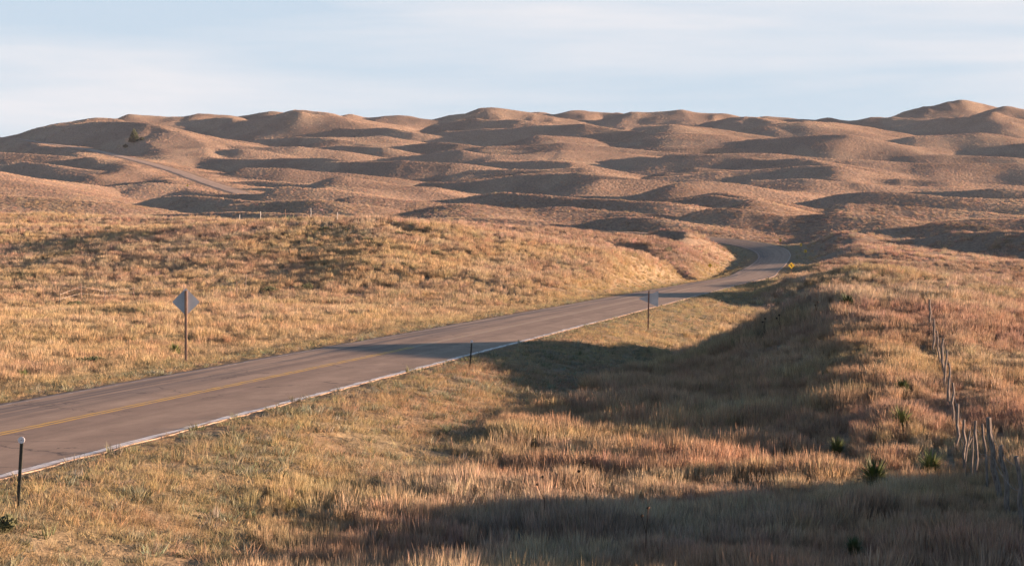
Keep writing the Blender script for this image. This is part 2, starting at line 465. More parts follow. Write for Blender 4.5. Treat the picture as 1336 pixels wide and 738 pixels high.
WROW = 3.0 + .272 * np.clip(YR, 18, 1900)
def zat(x, y):
    """height of the ground sheet at (x, y), read off its own grid"""
    x = np.atleast_1d(np.asarray(x, float)); y = np.atleast_1d(np.asarray(y, float))
    r = np.clip(np.searchsorted(YR, y) - 1, 0, nr - 2)
    fy = (y - YR[r]) / (YR[r + 1] - YR[r])
    def row(rr):
        t = x / WROW[rr]
        c = np.clip(np.searchsorted(T, t) - 1, 0, nc - 2)
        fx = (t - T[c]) / (T[c + 1] - T[c])
        return GZ[rr, c] * (1 - fx) + GZ[rr, c + 1] * fx
    return row(r) * (1 - fy) + row(r + 1) * fy
def z1(x, y):
    return float(zat(x, y)[0])

def road_side(x, y):
    """signed distance past the pavement edge of the straight and curved main road"""
    d, s, _, _ = road_field(np.asarray(x, float), np.asarray(y, float), main_road, 60)
    return d - 3.9, s

def lerp(a, b, t):
    return a * (1 - t[:, None]) + b * t[:, None]

def sward(x, y, droad=None, side=None):
    """what grows where: real (unlit) colour of the grass at a place"""
    C = lambda *v: np.array(v, float)[None, :]
    n1 = fbm(x / 9, y / 13, 3, 401); n2 = fbm(x / 3.2, y / 5, 2, 431); n3 = fbm(x / 30, y / 42, 3, 461); n4 = fbm(x / 1.1, y / 1.6, 2, 491)
    gold, straw, red, pink, olive, umber = C(.45, .345, .205), C(.52, .425, .29), C(.41, .25, .175), C(.42, .32, .245), C(.225, .22, .125), C(.18, .145, .11)
    c = lerp(np.repeat(gold, len(x), 0), pink, sstep(-.25, .35, n1 + .6 * n3))
    c = lerp(c, straw, .7 * sstep(.05, .45, n2))
    c = lerp(c, red, .5 * sstep(.12, .45, -n2 + .5 * n1))
    c = lerp(c, olive, .45 * sstep(.28, .55, n3 * .8 + n4 * .5 - .1 * n1))
    c = lerp(c, umber, .5 * sstep(.2, .55, n4))
    # distance: the dunes carry browner, pinker bunch grass
    f = .9 * np.maximum(sstep(380, 760, y + 120 * fbm(x / 35, y / 35, 3, 615)), .95 * sstep(262, 292, y) * sstep(-40, -15, x - .02 * y))
    dune = lerp(np.repeat(C(.47, .34, .25), len(x), 0), C(.345, .25, .19), sstep(-.3, .3, fbm(x / 60, y / 60, 3, 511)))
    dune = lerp(dune, C(.55, .42, .30), .6 * sstep(.1, .5, fbm(x / 25, y / 30, 3, 531)))
    c = lerp(c, dune, f)
    if droad is not None:
        # mown, weedy verge beside the pavement
        verge = lerp(np.repeat(C(.45, .36, .20), len(x), 0), C(.38, .32, .19), sstep(-.1, .4, fbm(x / 1.6, y / 2.2, 3, 551)))
        verge = lerp(verge, C(.37, .26, .165), .6 * sstep(.15, .5, fbm(x / 2.3, y / 2.6, 2, 571)))
        c = lerp(c, verge, 1 - sstep(3.0, 8.5, droad + 2.0 * fbm(x / 4, y / 5, 2, 581)))
    # the tall bluestem in the right-hand ditch is redder
    rd = sstep(-.15, .25, fbm(x / 6, y / 8, 2, 601) + .5 * np.exp(-((x - 2) / 6) ** 2 - ((y - 58) / 16) ** 2))
    zone = sstep(-6, 2, x + .05 * y) * (1 - sstep(90, 130, y))
    c = lerp(c, C(.43, .27, .19), .5 * rd * zone)
    # left field: golden
    lf = (1 - sstep(-16, -6, x - .12 * y)) * (1 - sstep(170, 300, y))
    c = lerp(c, C(.48, .37, .205), .4 * lf)
    return np.clip(c, .01, 1)

gx, gy = co[:, 0].astype(float), co[:, 1].astype(float)
dr, sd = road_side(gx, gy)
gc = sward(gx, gy, dr, sd)
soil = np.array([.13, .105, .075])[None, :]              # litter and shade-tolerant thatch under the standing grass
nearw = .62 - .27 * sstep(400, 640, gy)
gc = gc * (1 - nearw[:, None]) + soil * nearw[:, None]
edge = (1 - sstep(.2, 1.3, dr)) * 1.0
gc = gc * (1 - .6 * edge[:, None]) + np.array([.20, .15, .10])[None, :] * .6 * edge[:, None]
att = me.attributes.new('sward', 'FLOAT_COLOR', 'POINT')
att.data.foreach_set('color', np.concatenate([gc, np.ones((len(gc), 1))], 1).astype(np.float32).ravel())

# ---------------------------------------------------------------- materials
def new_mat(name):
    m = bpy.data.materials.new(name)
    m.use_nodes = True
    t = m.node_tree
    return m, t, t.nodes['Principled BSDF']

def noise_mat(name, c1, c2, scale=8, rough=.8, detail=5, bump=.0, metallic=0, coords='Object', stretch=(1, 1, 1), spec=.3):
    m, t, b = new_mat(name)
    tc = N(t, 'ShaderNodeTexCoord'); mp = N(t, 'ShaderNodeMapping'); mp.inputs['Scale'].default_value = stretch
    nz = N(t, 'ShaderNodeTexNoise'); nz.inputs['Scale'].default_value = scale; nz.inputs['Detail'].default_value = detail
    cr = N(t, 'ShaderNodeValToRGB')
    cr.color_ramp.elements[0].position = .35; cr.color_ramp.elements[0].color = (*c1, 1)
    cr.color_ramp.elements[1].position = .65; cr.color_ramp.elements[1].color = (*c2, 1)
    t.links.new(tc.outputs[coords], mp.inputs['Vector']); t.links.new(mp.outputs['Vector'], nz.inputs['Vector'])
    t.links.new(nz.outputs['Fac'], cr.inputs['Fac']); t.links.new(cr.outputs['Color'], b.inputs['Base Color'])
    b.inputs['Roughness'].default_value = rough; b.inputs['Metallic'].default_value = metallic
    b.inputs['Specular IOR Level'].default_value = spec
    if bump:
        bp = N(t, 'ShaderNodeBump'); bp.inputs['Strength'].default_value = bump; bp.inputs['Distance'].default_value = .01
        t.links.new(nz.outputs['Fac'], bp.inputs['Height']); t.links.new(bp.outputs['Normal'], b.inputs['Normal'])
    return m

# ground: sward colour x grain, with tufty relief
gm, t, b = new_mat('prairie_ground')
at = N(t, 'ShaderNodeAttribute', attribute_name='sward')
geo = N(t, 'ShaderNodeNewGeometry')
n1 = N(t, 'ShaderNodeTexNoise'); n1.inputs['Scale'].default_value = 1.3; n1.inputs['Detail'].default_value = 5; n1.inputs['Roughness'].default_value = .65
n2 = N(t, 'ShaderNodeTexVoronoi'); n2.inputs['Scale'].default_value = .75
mr = N(t, 'ShaderNodeMapRange'); mr.inputs['From Min'].default_value = .3; mr.inputs['From Max'].default_value = .7
mr.inputs['To Min'].default_value = .62; mr.inputs['To Max'].default_value = 1.3
mul = N(t, 'ShaderNodeMix', data_type='RGBA', blend_type='MULTIPLY'); mul.inputs['Factor'].default_value = 1
t.links.new(geo.outputs['Position'], n1.inputs['Vector']); t.links.new(geo.outputs['Position'], n2.inputs['Vector'])
t.links.new(n1.outputs['Fac'], mr.inputs['Value'])
t.links.new(at.outputs['Color'], mul.inputs['A']); t.links.new(mr.outputs['Result'], mul.inputs['B'])
t.links.new(mul.outputs['Result'], b.inputs['Base Color'])
hsum = N(t, 'ShaderNodeMath', operation='SUBTRACT')
t.links.new(n1.outputs['Fac'], hsum.inputs[0]); t.links.new(n2.outputs['Distance'], hsum.inputs[1])
bp = N(t, 'ShaderNodeBump'); bp.inputs['Strength'].default_value = .55; bp.inputs['Distance'].default_value = .35
t.links.new(hsum.outputs[0], bp.inputs['Height']); t.links.new(bp.outputs['Normal'], b.inputs['Normal'])
b.inputs['Roughness'].default_value = .95; b.inputs['Specular IOR Level'].default_value = .08
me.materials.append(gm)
ground = bpy.data.objects.new('ground', me)
COL.objects.link(ground)
tag(ground, 'rolling sandhill ground of dunes and road verges', kind='structure')

# grass blades: colour from the plant x blade variation, part of the light passes through
def grass_mat(name, attr='plant', trans=.25):
    m = bpy.data.materials.new(name); m.use_nodes = True
    t = m.node_tree
    for n in list(t.nodes): t.nodes.remove(n)
    o = N(t, 'ShaderNodeOutputMaterial')
    a = N(t, 'ShaderNodeAttribute', attribute_name=attr, attribute_type='INSTANCER')
    v = N(t, 'ShaderNodeAttribute', attribute_name='blade')
    mu = N(t, 'ShaderNodeMix', data_type='RGBA', blend_type='MULTIPLY'); mu.inputs['Factor'].default_value = 1
    t.links.new(a.outputs['Color'], mu.inputs['A']); t.links.new(v.outputs['Color'], mu.inputs['B'])
    d = N(t, 'ShaderNodeBsdfDiffuse'); tr = N(t, 'ShaderNodeBsdfTranslucent')
    t.links.new(mu.outputs['Result'], d.inputs['Color']); t.links.new(mu.outputs['Result'], tr.inputs['Color'])
    ms = N(t, 'ShaderNodeMixShader'); ms.inputs['Fac'].default_value = trans
    t.links.new(d.outputs[0], ms.inputs[1]); t.links.new(tr.outputs[0], ms.inputs[2]); t.links.new(ms.outputs[0], o.inputs['Surface'])
    return m
M_grass = grass_mat('dry_grass')

# ---------------------------------------------------------------- tuft meshes (sources for the scattered grass)
SRC = bpy.data.collections.new('tuft_sources')
def tuft(name, n, h, hv, spread, lean, width, segs=3, bend=.5, seed=0, seedhead=False):
    r = random.Random(seed)
    V, Fc, K = [], [], []
    for i in range(n):
        a = r.uniform(0, 6.283); q = math.sqrt(r.random()) * spread
        x0, y0 = math.cos(a) * q, math.sin(a) * q
        hh = h * (1 - hv * r.random())
        la = a + r.uniform(-.9, .9); ln = lean * r.uniform(.2, 1.2)
        f = r.uniform(0, 3.1416); wx, wy = math.cos(f), math.sin(f)
        shade = r.uniform(.65, 1.25); warm = r.uniform(.9, 1.08)
        base = len(V)
        for s in range(segs + 1):
            tt = s / segs
            off = ln * (tt * (1 - bend) + bend * tt * tt) * hh
            w = width * (1 - .85 * tt) * .5
            if seedhead and s == segs - 1: w = width * 1.1
            zz = hh * tt * math.sqrt(max(.1, 1 - (ln * tt) ** 2 * .5)) - .03
            cx_, cy_ = x0 + math.cos(la) * off, y0 + math.sin(la) * off
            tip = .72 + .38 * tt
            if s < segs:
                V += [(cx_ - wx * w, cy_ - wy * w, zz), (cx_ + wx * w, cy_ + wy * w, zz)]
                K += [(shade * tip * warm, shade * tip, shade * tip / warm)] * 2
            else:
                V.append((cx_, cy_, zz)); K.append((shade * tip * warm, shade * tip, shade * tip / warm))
        for s in range(segs - 1):
            b0 = base + s * 2
            Fc.append((b0, b0 + 1, b0 + 3, b0 + 2))
        b0 = base + (segs - 1) * 2
        Fc.append((b0, b0 + 1, b0 + 2))
    m = bpy.data.meshes.new(name); m.from_pydata(V, [], Fc)
    at = m.attributes.new('blade', 'FLOAT_COLOR', 'POINT')
    at.data.foreach_set('color', np.array([(*k, 1) for k in K], np.float32).ravel())
    m.materials.append(M_grass)
    return m

def source_set(name, meshes):
    c = bpy.data.collections.new(name)
    for i, m in enumerate(meshes):
        o = bpy.data.objects.new('%s_%02d' % (name, i), m)
        c.objects.link(o)
    return c

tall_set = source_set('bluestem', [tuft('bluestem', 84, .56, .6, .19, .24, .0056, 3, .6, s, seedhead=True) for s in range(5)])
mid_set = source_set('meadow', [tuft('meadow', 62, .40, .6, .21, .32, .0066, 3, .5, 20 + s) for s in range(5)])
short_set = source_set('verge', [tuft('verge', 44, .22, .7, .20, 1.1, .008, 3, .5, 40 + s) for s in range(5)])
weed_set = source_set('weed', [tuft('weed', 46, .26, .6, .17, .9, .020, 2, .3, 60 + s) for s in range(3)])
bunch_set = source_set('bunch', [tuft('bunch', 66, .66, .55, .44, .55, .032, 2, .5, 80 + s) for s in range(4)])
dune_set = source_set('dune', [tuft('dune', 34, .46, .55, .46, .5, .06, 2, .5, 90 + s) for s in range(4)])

def hit(px, py, d0=24, d1=1750):
    """the first ground point seen at a photo pixel"""
    D = np.geomspace(d0, d1, 5000)
    x = (px - CX) / F * D; zr = ZC + (HOR - py) / F * D
    below = zr <= zat(x, D)
    i = int(np.argmax(below)) if below.any() else len(D) - 1
    return float(x[i]), float(D[i]), float(zat(x[i], D[i])[0])

CLEAR = []                                            # no grass inside a yucca or a shrub
for px_, py_, r_ in ((1141, 640, .34), (1214, 622, .28), (1176, 560, .30), (1092, 596, .28), (1178, 515, .28), (1106, 405, .35), (1078, 500, .3), (228, 466, .4),
                     (31, 500, .35), (1114, 728, .3), (174, 447, .35), (820, 512, .3), (98, 402, .8), (402, 379, .7), (352, 383, .8), (120, 478, .6), (478, 318, .7)):
    x_, y_, _ = hit(px_, py_); CLEAR += [(x_, y_, r_), (x_, y_ - r_ * 1.6, r_)]

def scatter(name, x, y, coll, nsrc, scale, color, label, cat, tilt=.12, zoff=0):
    keep_ = np.ones(len(x), bool)
    for cx_, cy_, r_ in CLEAR: keep_ &= (x - cx_) ** 2 + (y - cy_) ** 2 > r_ * r_
    x, y, scale, color = x[keep_], y[keep_], scale[keep_], color[keep_]
    n = len(x)
    z = zat(x, y) + zoff
    m = bpy.data.meshes.new(name)
    m.vertices.add(n)
    m.vertices.foreach_set('co', np.stack([x, y, z], -1).astype(np.float32).ravel())
    a = m.attributes.new('plant', 'FLOAT_COLOR', 'POINT')
    a.data.foreach_set('color', np.concatenate([color, np.ones((n, 1))], 1).astype(np.float32).ravel())
    a = m.attributes.new('turn', 'FLOAT_VECTOR', 'POINT')
    a.data.foreach_set('vector', np.stack([rng.normal(0, tilt, n), rng.normal(0, tilt, n), rng.uniform(0, 6.283, n)], -1).astype(np.float32).ravel())
    a = m.attributes.new('grow', 'FLOAT_VECTOR', 'POINT')
    s = scale[:, None] * np.stack([rng.uniform(.85, 1.2, n), rng.uniform(.85, 1.2, n), rng.uniform(.75, 1.2, n)], -1)
    a.data.foreach_set('vector', s.astype(np.float32).ravel())
    a = m.attributes.new('pick', 'INT', 'POINT')
    a.data.foreach_set('value', rng.integers(0, nsrc, n).astype(np.int32))
    o = bpy.data.objects.new(name, m)
    COL.objects.link(o)
    g = bpy.data.node_groups.new(name + '_nodes', 'GeometryNodeTree')
    g.interface.new_socket('Geometry', in_out='INPUT', socket_type='NodeSocketGeometry')
    g.interface.new_socket('Geometry', in_out='OUTPUT', socket_type='NodeSocketGeometry')
    gi = g.nodes.new('NodeGroupInput'); go = g.nodes.new('NodeGroupOutput')
    ip = g.nodes.new('GeometryNodeInstanceOnPoints')
    ci = g.nodes.new('GeometryNodeCollectionInfo')
    ci.inputs['Collection'].default_value = coll
    ci.inputs['Separate Children'].default_value = True
    ci.inputs['Reset Children'].default_value = True
    def named(nm, dt):
        q = g.nodes.new('GeometryNodeInputNamedAttribute'); q.data_type = dt; q.inputs['Name'].default_value = nm
        return q.outputs['Attribute']
    g.links.new(gi.outputs[0], ip.inputs['Points'])
    g.links.new(ci.outputs[0], ip.inputs['Instance'])
    ip.inputs['Pick Instance'].default_value = True
    g.links.new(named('pick', 'INT'), ip.inputs['Instance Index'])
    g.links.new(named('turn', 'FLOAT_VECTOR'), ip.inputs['Rotation'])
    g.links.new(named('grow', 'FLOAT_VECTOR'), ip.inputs['Scale'])
    g.links.new(ip.outputs[0], go.inputs[0])
    md = o.modifiers.new('grass', 'NODES'); md.node_group = g
    tag(o, label, cat, kind='stuff')
    return o

def spread(y0, y1, dens, k=.31, pad=2.0):
    """random places in the fan between y0 and y1, dens plants per square metre"""
    area = (y1 - y0) * 2 * (pad + k * (y0 + y1) / 2)
    n = int(area * dens)
    u = rng.random(n)
    a, b_ = k / 2, pad
    # inverse of the area function so that density is even
    A0 = a * y0 ** 2 + b_ * y0; A1 = a * y1 ** 2 + b_ * y1
    A = A0 + u * (A1 - A0)
    yy = (-b_ + np.sqrt(b_ * b_ + 4 * a * A)) / (2 * a)
    xx = rng.uniform(-1, 1, n) * (pad + k * yy)
    return xx, yy

if not QUICK:
    tall, mid, short, weed = [], [], [], []
    for y0, y1, dn in ((14, 24, 12), (24, 45, 22), (45, 75, 16), (75, 115, 9.5), (115, 165, 5), (165, 260, 2.8), (260, 400, 1.0)):
        x, y = spread(y0, y1, dn * 1.0, pad=8.0 if y0 < 75 else 4.0)
        d, s = road_side(x, y)
        keep = d > -.12 + .3 * rng.random(len(x))
        x, y, d, s = x[keep], y[keep], d[keep], s[keep]
        patch = fbm(x / 5, y / 7, 2, 701)
        lim = np.where(s > 0, 5.5, 3.2) + 2.5 * fbm(x / 4, y / 5, 2, 581)
        isv = d < lim
        r = rng.random(len(x))
        left = s < 0
        istall = ~isv & (r < np.where(left & (y < 150), .35, .80) + .3 * patch)
        gap = fbm(x / 1.7, y / 2.2, 2, 731)
        bare = (gap > .34) & (rng.random(len(x)) < .7)
        ok = ~bare
        isw = isv & (r < .09 + .28 * sstep(.1, .4, fbm(x / 1.8, y / 1.8, 2, 751)))
        for lst, m in ((tall, istall & ok), (mid, ~isv & ~istall & ok), (short, isv & ~isw & ok), (weed, isw)):
            far_k = (1 + .5 * sstep(60, 260, y[m]))
            lst.append((x[m], y[m], d[m], far_k))
    def cat4(l): return [np.concatenate([q[i] for q in l]) for i in range(4)]
    def jit(c, s=.10):
        n = len(c)
        return np.clip(c * (1 + rng.normal(0, s, (n, 1))) * (1 + rng.normal(0, s * .35, (n, 3))), .01, .9)
    x, y, d, k = cat4(tall)
    nf = 1 - .35 * np.exp(-((x - np.interp(y, [33, 37, 46, 60, 73], [8.6, 9.1, 10.3, 13.0, 15.3])) / .9) ** 2) * (y < 80)
    hgt = nf * np.clip(.9 + .5 * fbm(x / 4, y / 4, 2, 771) + .45 * fbm(x / 1.1, y / 1.3, 2, 775), .45, 1.3) * sstep(1, 9, d) ** .5
    scatter('tall_grass', x, y, tall_set, 5, k * hgt, jit(sward(x, y, d)), 'tall rust and straw bluestem grass covering the ditch, banks and fields', 'grass')
    x, y, d, k = cat4(mid)
    scatter('meadow_grass', x, y, mid_set, 5, k * np.clip(.92 + .55 * fbm(x / 1.2, y / 1.4, 2, 777), .5, 1.4), jit(sward(x, y, d)), 'knee high golden grass in the field and on the banks', 'grass')
    x, y, d, k = cat4(short)
    scatter('verge_grass', x, y, short_set, 5, k * rng.uniform(.6, 1.25, len(x)) * (.5 + .5 * sstep(0, 1.5, d)), jit(sward(x, y, d), .16),
            'short dry yellow grass along both edges of the road', 'grass', tilt=.25)
    x, y, d, k = cat4(weed)
    wc = lerp(np.repeat(np.array([[.31, .305, .235]]), len(x), 0), np.array([[.20, .205, .12]]), rng.random(len(x)))
    scatter('verge_weeds', x, y, weed_set, 3, k * rng.uniform(.5, 1.1, len(x)), jit(wc, .15), 'low grey green weeds scattered through the mown verge', 'weeds', tilt=.2)
    bx, by = [], []
    for y0, y1, dn in ((150, 260, .5), (260, 420, .75), (420, 560, .6), (560, 700, .3)):
        x, y = spread(y0, y1, dn); bx.append(x); by.append(y)
    x, y = np.concatenate(bx), np.concatenate(by)
    d, s = road_side(x, y)
    clump = fbm(x / 3, y / 4, 2, 801)
    keep = (d > 1.2) & (clump > -.06) & ((d > 5) | (rng.random(len(x)) < .4))
    x, y, d = x[keep], y[keep], d[keep]
    sc = (.75 + .75 * rng.random(len(x)) ** 2) * (1 - .35 * sstep(430, 560, y)) * (.45 + .55 * sstep(2, 12, d))
    scatter('bunch_grass', x, y, bunch_set, 4, sc * (1 + .3 * sstep(300, 500, y)), jit(sward(x, y, d) * 1.12, .18), 'bunch grass clumps on the slopes around the bend', 'grass')
    bx, by = [], []
    for y0, y1, dn in ((540, 760, .95), (760, 1100, .55), (1100, 1500, .30), (1500, 1780, .16)):
        x, y = spread(y0, y1, dn, k=.30); bx.append(x); by.append(y)
    x, y = np.concatenate(bx), np.concatenate(by)
    d, s = road_side(x, y)
    d2, _, _, _ = road_field(x, y, far_road, 30)
    keep = (d > 2) & (d2 > 5.5)
    x, y = x[keep], y[keep]
    sc = (.5 + .5 * rng.random(len(x)) ** 2) * (1 + .3 * sstep(700, 1500, y))
    scatter('dune_grass', x, y, dune_set, 4, sc, jit(sward(x, y) * 1.15, .14), 'brown grass tufts over the distant dunes', 'grass')

# ---------------------------------------------------------------- roads
def road_material(name, tone=1.0):
    m, t, b = new_mat(name)
    uv = N(t, 'ShaderNodeUVMap', uv_map='run')
    sep = N(t, 'ShaderNodeSeparateXYZ'); t.links.new(uv.outputs['UV'], sep.inputs[0])
    def nzs(scale, sx, sy, detail=5, rough=.6, loc=0):
        mp = N(t, 'ShaderNodeMapping'); mp.inputs['Scale'].default_value = (sx, sy, 1); mp.inputs['Location'].default_value = (loc, loc, 0)
        n = N(t, 'ShaderNodeTexNoise'); n.inputs['Scale'].default_value = scale; n.inputs['Detail'].default_value = detail; n.inputs['Roughness'].default_value = rough
        t.links.new(uv.outputs['UV'], mp.inputs['Vector']); t.links.new(mp.outputs['Vector'], n.inputs['Vector'])
        return n.outputs['Fac']
    def ramp(src, p0, p1, c0, c1):
        r = N(t, 'ShaderNodeValToRGB'); r.color_ramp.elements[0].position = p0; r.color_ramp.elements[1].position = p1
        r.color_ramp.elements[0].color = (*c0, 1); r.color_ramp.elements[1].color = (*c1, 1)
        t.links.new(src, r.inputs['Fac']); return r.outputs['Color']
    def mixc(a, bcol, fac, mode='MIX'):
        x = N(t, 'ShaderNodeMix', data_type='RGBA', blend_type=mode)
        for sock, v in (('A', a), ('B', bcol), ('Factor', fac)):
            if isinstance(v, (tuple, float, int)): x.inputs[sock].default_value = (*v, 1) if isinstance(v, tuple) else v
            else: t.links.new(v, x.inputs[sock])
        return x.outputs['Result']
    base = ramp(nzs(1.0, .5, .05), .3, .7, tuple(v * tone for v in (.315, .232, .172)), tuple(v * tone for v in (.39, .295, .218)))
    grain = ramp(nzs(26, 1, 1, 4, .8), .25, .75, (.72, .72, .72), (1.22, 1.2, 1.18))
    col = mixc(base, grain, 1.0, 'MULTIPLY')
    pat = ramp(nzs(1.0, .9, .35, 6, .7, 11), .35, .65, (.80, .79, .78), (1.14, 1.13, 1.12))
    col = mixc(col, pat, 1.0, 'MULTIPLY')
    wt = ramp(nzs(1.0, 1.25, .004, 2, .4, 23), .45, .60, (1, 1, 1), (.80, .79, .80))     # wheel paths
    col = mixc(col, wt, 1.0, 'MULTIPLY')
    # greyer, newer-looking seal toward the far (left) edge and in long streaks
    mrn = N(t, 'ShaderNodeMapRange'); mrn.inputs['From Min'].default_value = -.5; mrn.inputs['From Max'].default_value = -2.6
    t.links.new(sep.outputs['X'], mrn.inputs['Value'])
    st = ramp(nzs(1.0, 2.2, .035, 3), .42, .58, (0, 0, 0), (1, 1, 1))
    fac = N(t, 'ShaderNodeMath', operation='MULTIPLY'); t.links.new(mrn.outputs['Result'], fac.inputs[0]); t.links.new(st, fac.inputs[1])
    f2 = N(t, 'ShaderNodeMath', operation='MULTIPLY'); f2.inputs[1].default_value = .95; t.links.new(fac.outputs[0], f2.inputs[0])
    col = mixc(col, tuple(v * tone for v in (.115, .10, .095)), f2.outputs[0])
    # transverse cracks, tar lines and stains
    v = N(t, 'ShaderNodeTexVoronoi', feature='DISTANCE_TO_EDGE'); v.inputs['Scale'].default_value = 1
    mp = N(t, 'ShaderNodeMapping'); mp.inputs['Scale'].default_value = (.22, .30, 1)
    nn = N(t, 'ShaderNodeTexNoise'); nn.inputs['Scale'].default_value = 1.6; nn.inputs['Detail'].default_value = 6
    ad = N(t, 'ShaderNodeVectorMath', operation='ADD')
    t.links.new(uv.outputs['UV'], nn.inputs['Vector']); t.links.new(uv.outputs['UV'], ad.inputs[0]); t.links.new(nn.outputs['Color'], ad.inputs[1])
    t.links.new(ad.outputs[0], mp.inputs['Vector']); t.links.new(mp.outputs['Vector'], v.inputs['Vector'])
    crk = ramp(v.outputs['Distance'], .004, .016, (1, 1, 1), (0, 0, 0))
    gate = ramp(nzs(.35, 1, .5, 2, .5, 5), .42, .52, (0, 0, 0), (1, 1, 1))
    g2 = mixc(crk, gate, 1.0, 'MULTIPLY')
    gm_ = N(t, 'ShaderNodeMath', operation='MULTIPLY'); gm_.inputs[1].default_value = .7; t.links.new(g2, gm_.inputs[0])
    col = mixc(col, (.05, .04, .038), gm_.outputs[0])
    t.links.new(col, b.inputs['Base Color'])
    b.inputs['Roughness'].default_value = .82; b.inputs['Specular IOR Level'].default_value = .35
    bp = N(t, 'ShaderNodeBump'); bp.inputs['Strength'].default_value = .35; bp.inputs['Distance'].default_value = .006
    t.links.new(nzs(60, 1, 1, 3), bp.inputs['Height']); t.links.new(bp.outputs['Normal'], b.inputs['Normal'])
    return m

def paint_material(name, col, worn, amount):
    m, t, b = new_mat(name)
    uv = N(t, 'ShaderNodeUVMap', uv_map='run')
    a = N(t, 'ShaderNodeMapping'); a.inputs['Scale'].default_value = (3.0, .45, 1)
    n = N(t, 'ShaderNodeTexNoise'); n.inputs['Scale'].default_value = 2.5; n.inputs['Detail'].default_value = 7; n.inputs['Roughness'].default_value = .7
    r = N(t, 'ShaderNodeValToRGB')
    r.color_ramp.elements[0].position = amount - .06; r.color_ramp.elements[0].color = (*worn, 1)
    r.color_ramp.elements[1].position = amount + .06; r.color_ramp.elements[1].color = (*col, 1)
    t.links.new(uv.outputs['UV'], a.inputs['Vector']); t.links.new(a.outputs['Vector'], n.inputs['Vector'])
    t.links.new(n.outputs['Fac'], r.inputs['Fac']); t.links.new(r.outputs['Color'], b.inputs['Base Color'])
    b.inputs['Roughness'].default_value = .7
    return m

def strip(name, path, offs, lift, mat, i0=0, i1=None, skirt=True, ragged=0.0, seed=0):
    """a ribbon following a centre line; offs are distances to its right; ragged outer edges are real"""
    i1 = len(path) if i1 is None else i1
    P = path[i0:i1]
    if ragged:                                        # finer stations for a broken edge
        q = []
        for a, c in zip(P[:-1], P[1:]):
            n = max(1, int(np.hypot(*(c[:2] - a[:2])) / .35)) if a[1] < 130 else 1
            q += [a + (c - a) * j / n for j in range(n)]
        P = np.array(q + [P[-1]])
    tg = np.gradient(P[:, :2], axis=0); tg /= np.linalg.norm(tg, axis=1)[:, None]
    nrm = np.stack([tg[:, 1], -tg[:, 0]], -1)
    run = np.concatenate([[0], np.cumsum(np.hypot(*np.diff(P[:, :2], axis=0).T))])
    V, UV, Fc = [], [], []
    k = len(offs)
    for i in range(len(P)):
        for j, o in enumerate(offs):
            oo = o
            if ragged and j in (0, k - 1):
                w = ragged * (noise(np.array([run[i] / .9]), np.array([j * 9.0 + seed]), 3)[0] + .6 * noise(np.array([run[i] / .38]), np.array([j * 9.0 + seed]), 4)[0])
                oo = o + w
            x, y = P[i, :2] + nrm[i] * oo
            V.append((x, y, P[i, 2] + oo * P[i, 3] + lift)); UV.append((oo, run[i]))
        if skirt:
            for j, o in ((0, offs[0] - .12), (k - 1, offs[-1] + .12)):
                x, y = P[i, :2] + nrm[i] * o
                V.append((x, y, P[i, 2] + o * P[i, 3] + lift - .22)); UV.append((o, run[i]))
    st = k + (2 if skirt else 0)
    for i in range(len(P) - 1):
        for j in range(k - 1):
            a = i * st + j; Fc.append((a, a + 1, a + 1 + st, a + st))
        if skirt:
            a = i * st
            Fc.append((a + k, a, a + st, a + k + st))
            Fc.append((a + k - 1, a + k + 1, a + k + 1 + st, a + k - 1 + st))
    o = link_mesh(name, V, Fc, mat)
    ul = o.data.uv_layers.new(name='run')
    li = np.empty(len(o.data.loops), np.int32); o.data.loops.foreach_get('vertex_index', li)
    ul.data.foreach_set('uv', np.array(UV, np.float32)[li].ravel())
    return o

M_road = road_material('weathered_asphalt')
M_far = road_material('distant_asphalt', 1.35)
offs = [-3.85, -2.6, -1.3, 0, 1.3, 2.6, 3.79]
road = tag(strip('road', main_road, offs, 0, M_road, ragged=.07), kind='structure')
frd = tag(strip('far_road', far_road, [-3.3, -1.7, 0, 1.7, 3.3], 0.05, M_far), kind='structure')
asph = (.34, .258, .19)
M_white = paint_material('worn_white_paint', (.80, .78, .74), (.42, .35, .30), .45)
M_white_far = paint_material('faint_white_paint', (.66, .62, .58), asph, .56)
M_white_scant = paint_material('scant_white_paint', (.60, .57, .53), (.26, .21, .175), .60)
M_yellow = paint_material('worn_yellow_paint', (.66, .40, .07), (.44, .31, .18), .48)
M_yellow_far = paint_material('faint_yellow_paint', (.46, .33, .15), asph, .56)
def upto(y):
    return int(np.searchsorted(main_road[:, 1][:150], y))
def line(name, a, b_, m, y0, y1, rg=.02, seed=0):
    i0 = upto(y0); i1 = upto(y1) + 1 if y1 < 460 else None
    return tag(strip(name, main_road, [a, b_], .005, m, i0, i1, skirt=False, ragged=rg, seed=seed), kind='structure')
line('edge_line', 3.54, 3.76, M_white, -80, 118, .05, 1)
line('edge_line', 3.52, 3.70, M_white_far, 118, 460, .0)
line('centre_line', -.20, -.07, M_yellow, -80, 84, .012, 2)
line('centre_line', .03, .16, M_yellow, -80, 84, .012, 3)
line('centre_line', -.22, .14, M_yellow_far, 84, 300, 0)
line('edge_line', -3.66, -3.50, M_white_scant, -80, 460, .02, 4)

# ---------------------------------------------------------------- object helpers
def empty(name, loc, label, cat, group=None, rz=0):
    o = bpy.data.objects.new(name, None)
    o.empty_display_size = .2
    o.location = loc; o.rotation_euler = (0, 0, rz)
    COL.objects.link(o)
    return tag(o, label, cat, group)

def copy_tree(src, loc, rot=None, label=None):
    r = src.copy(); COL.objects.link(r); r.location = loc
    if rot is not None: r.rotation_euler = rot
    if label: r['label'] = label
    for ch in list(src.children):
        c = ch.copy(); COL.objects.link(c); c.parent = r
        for g in list(ch.children):
            d = g.copy(); COL.objects.link(d); d.parent = c
    return r

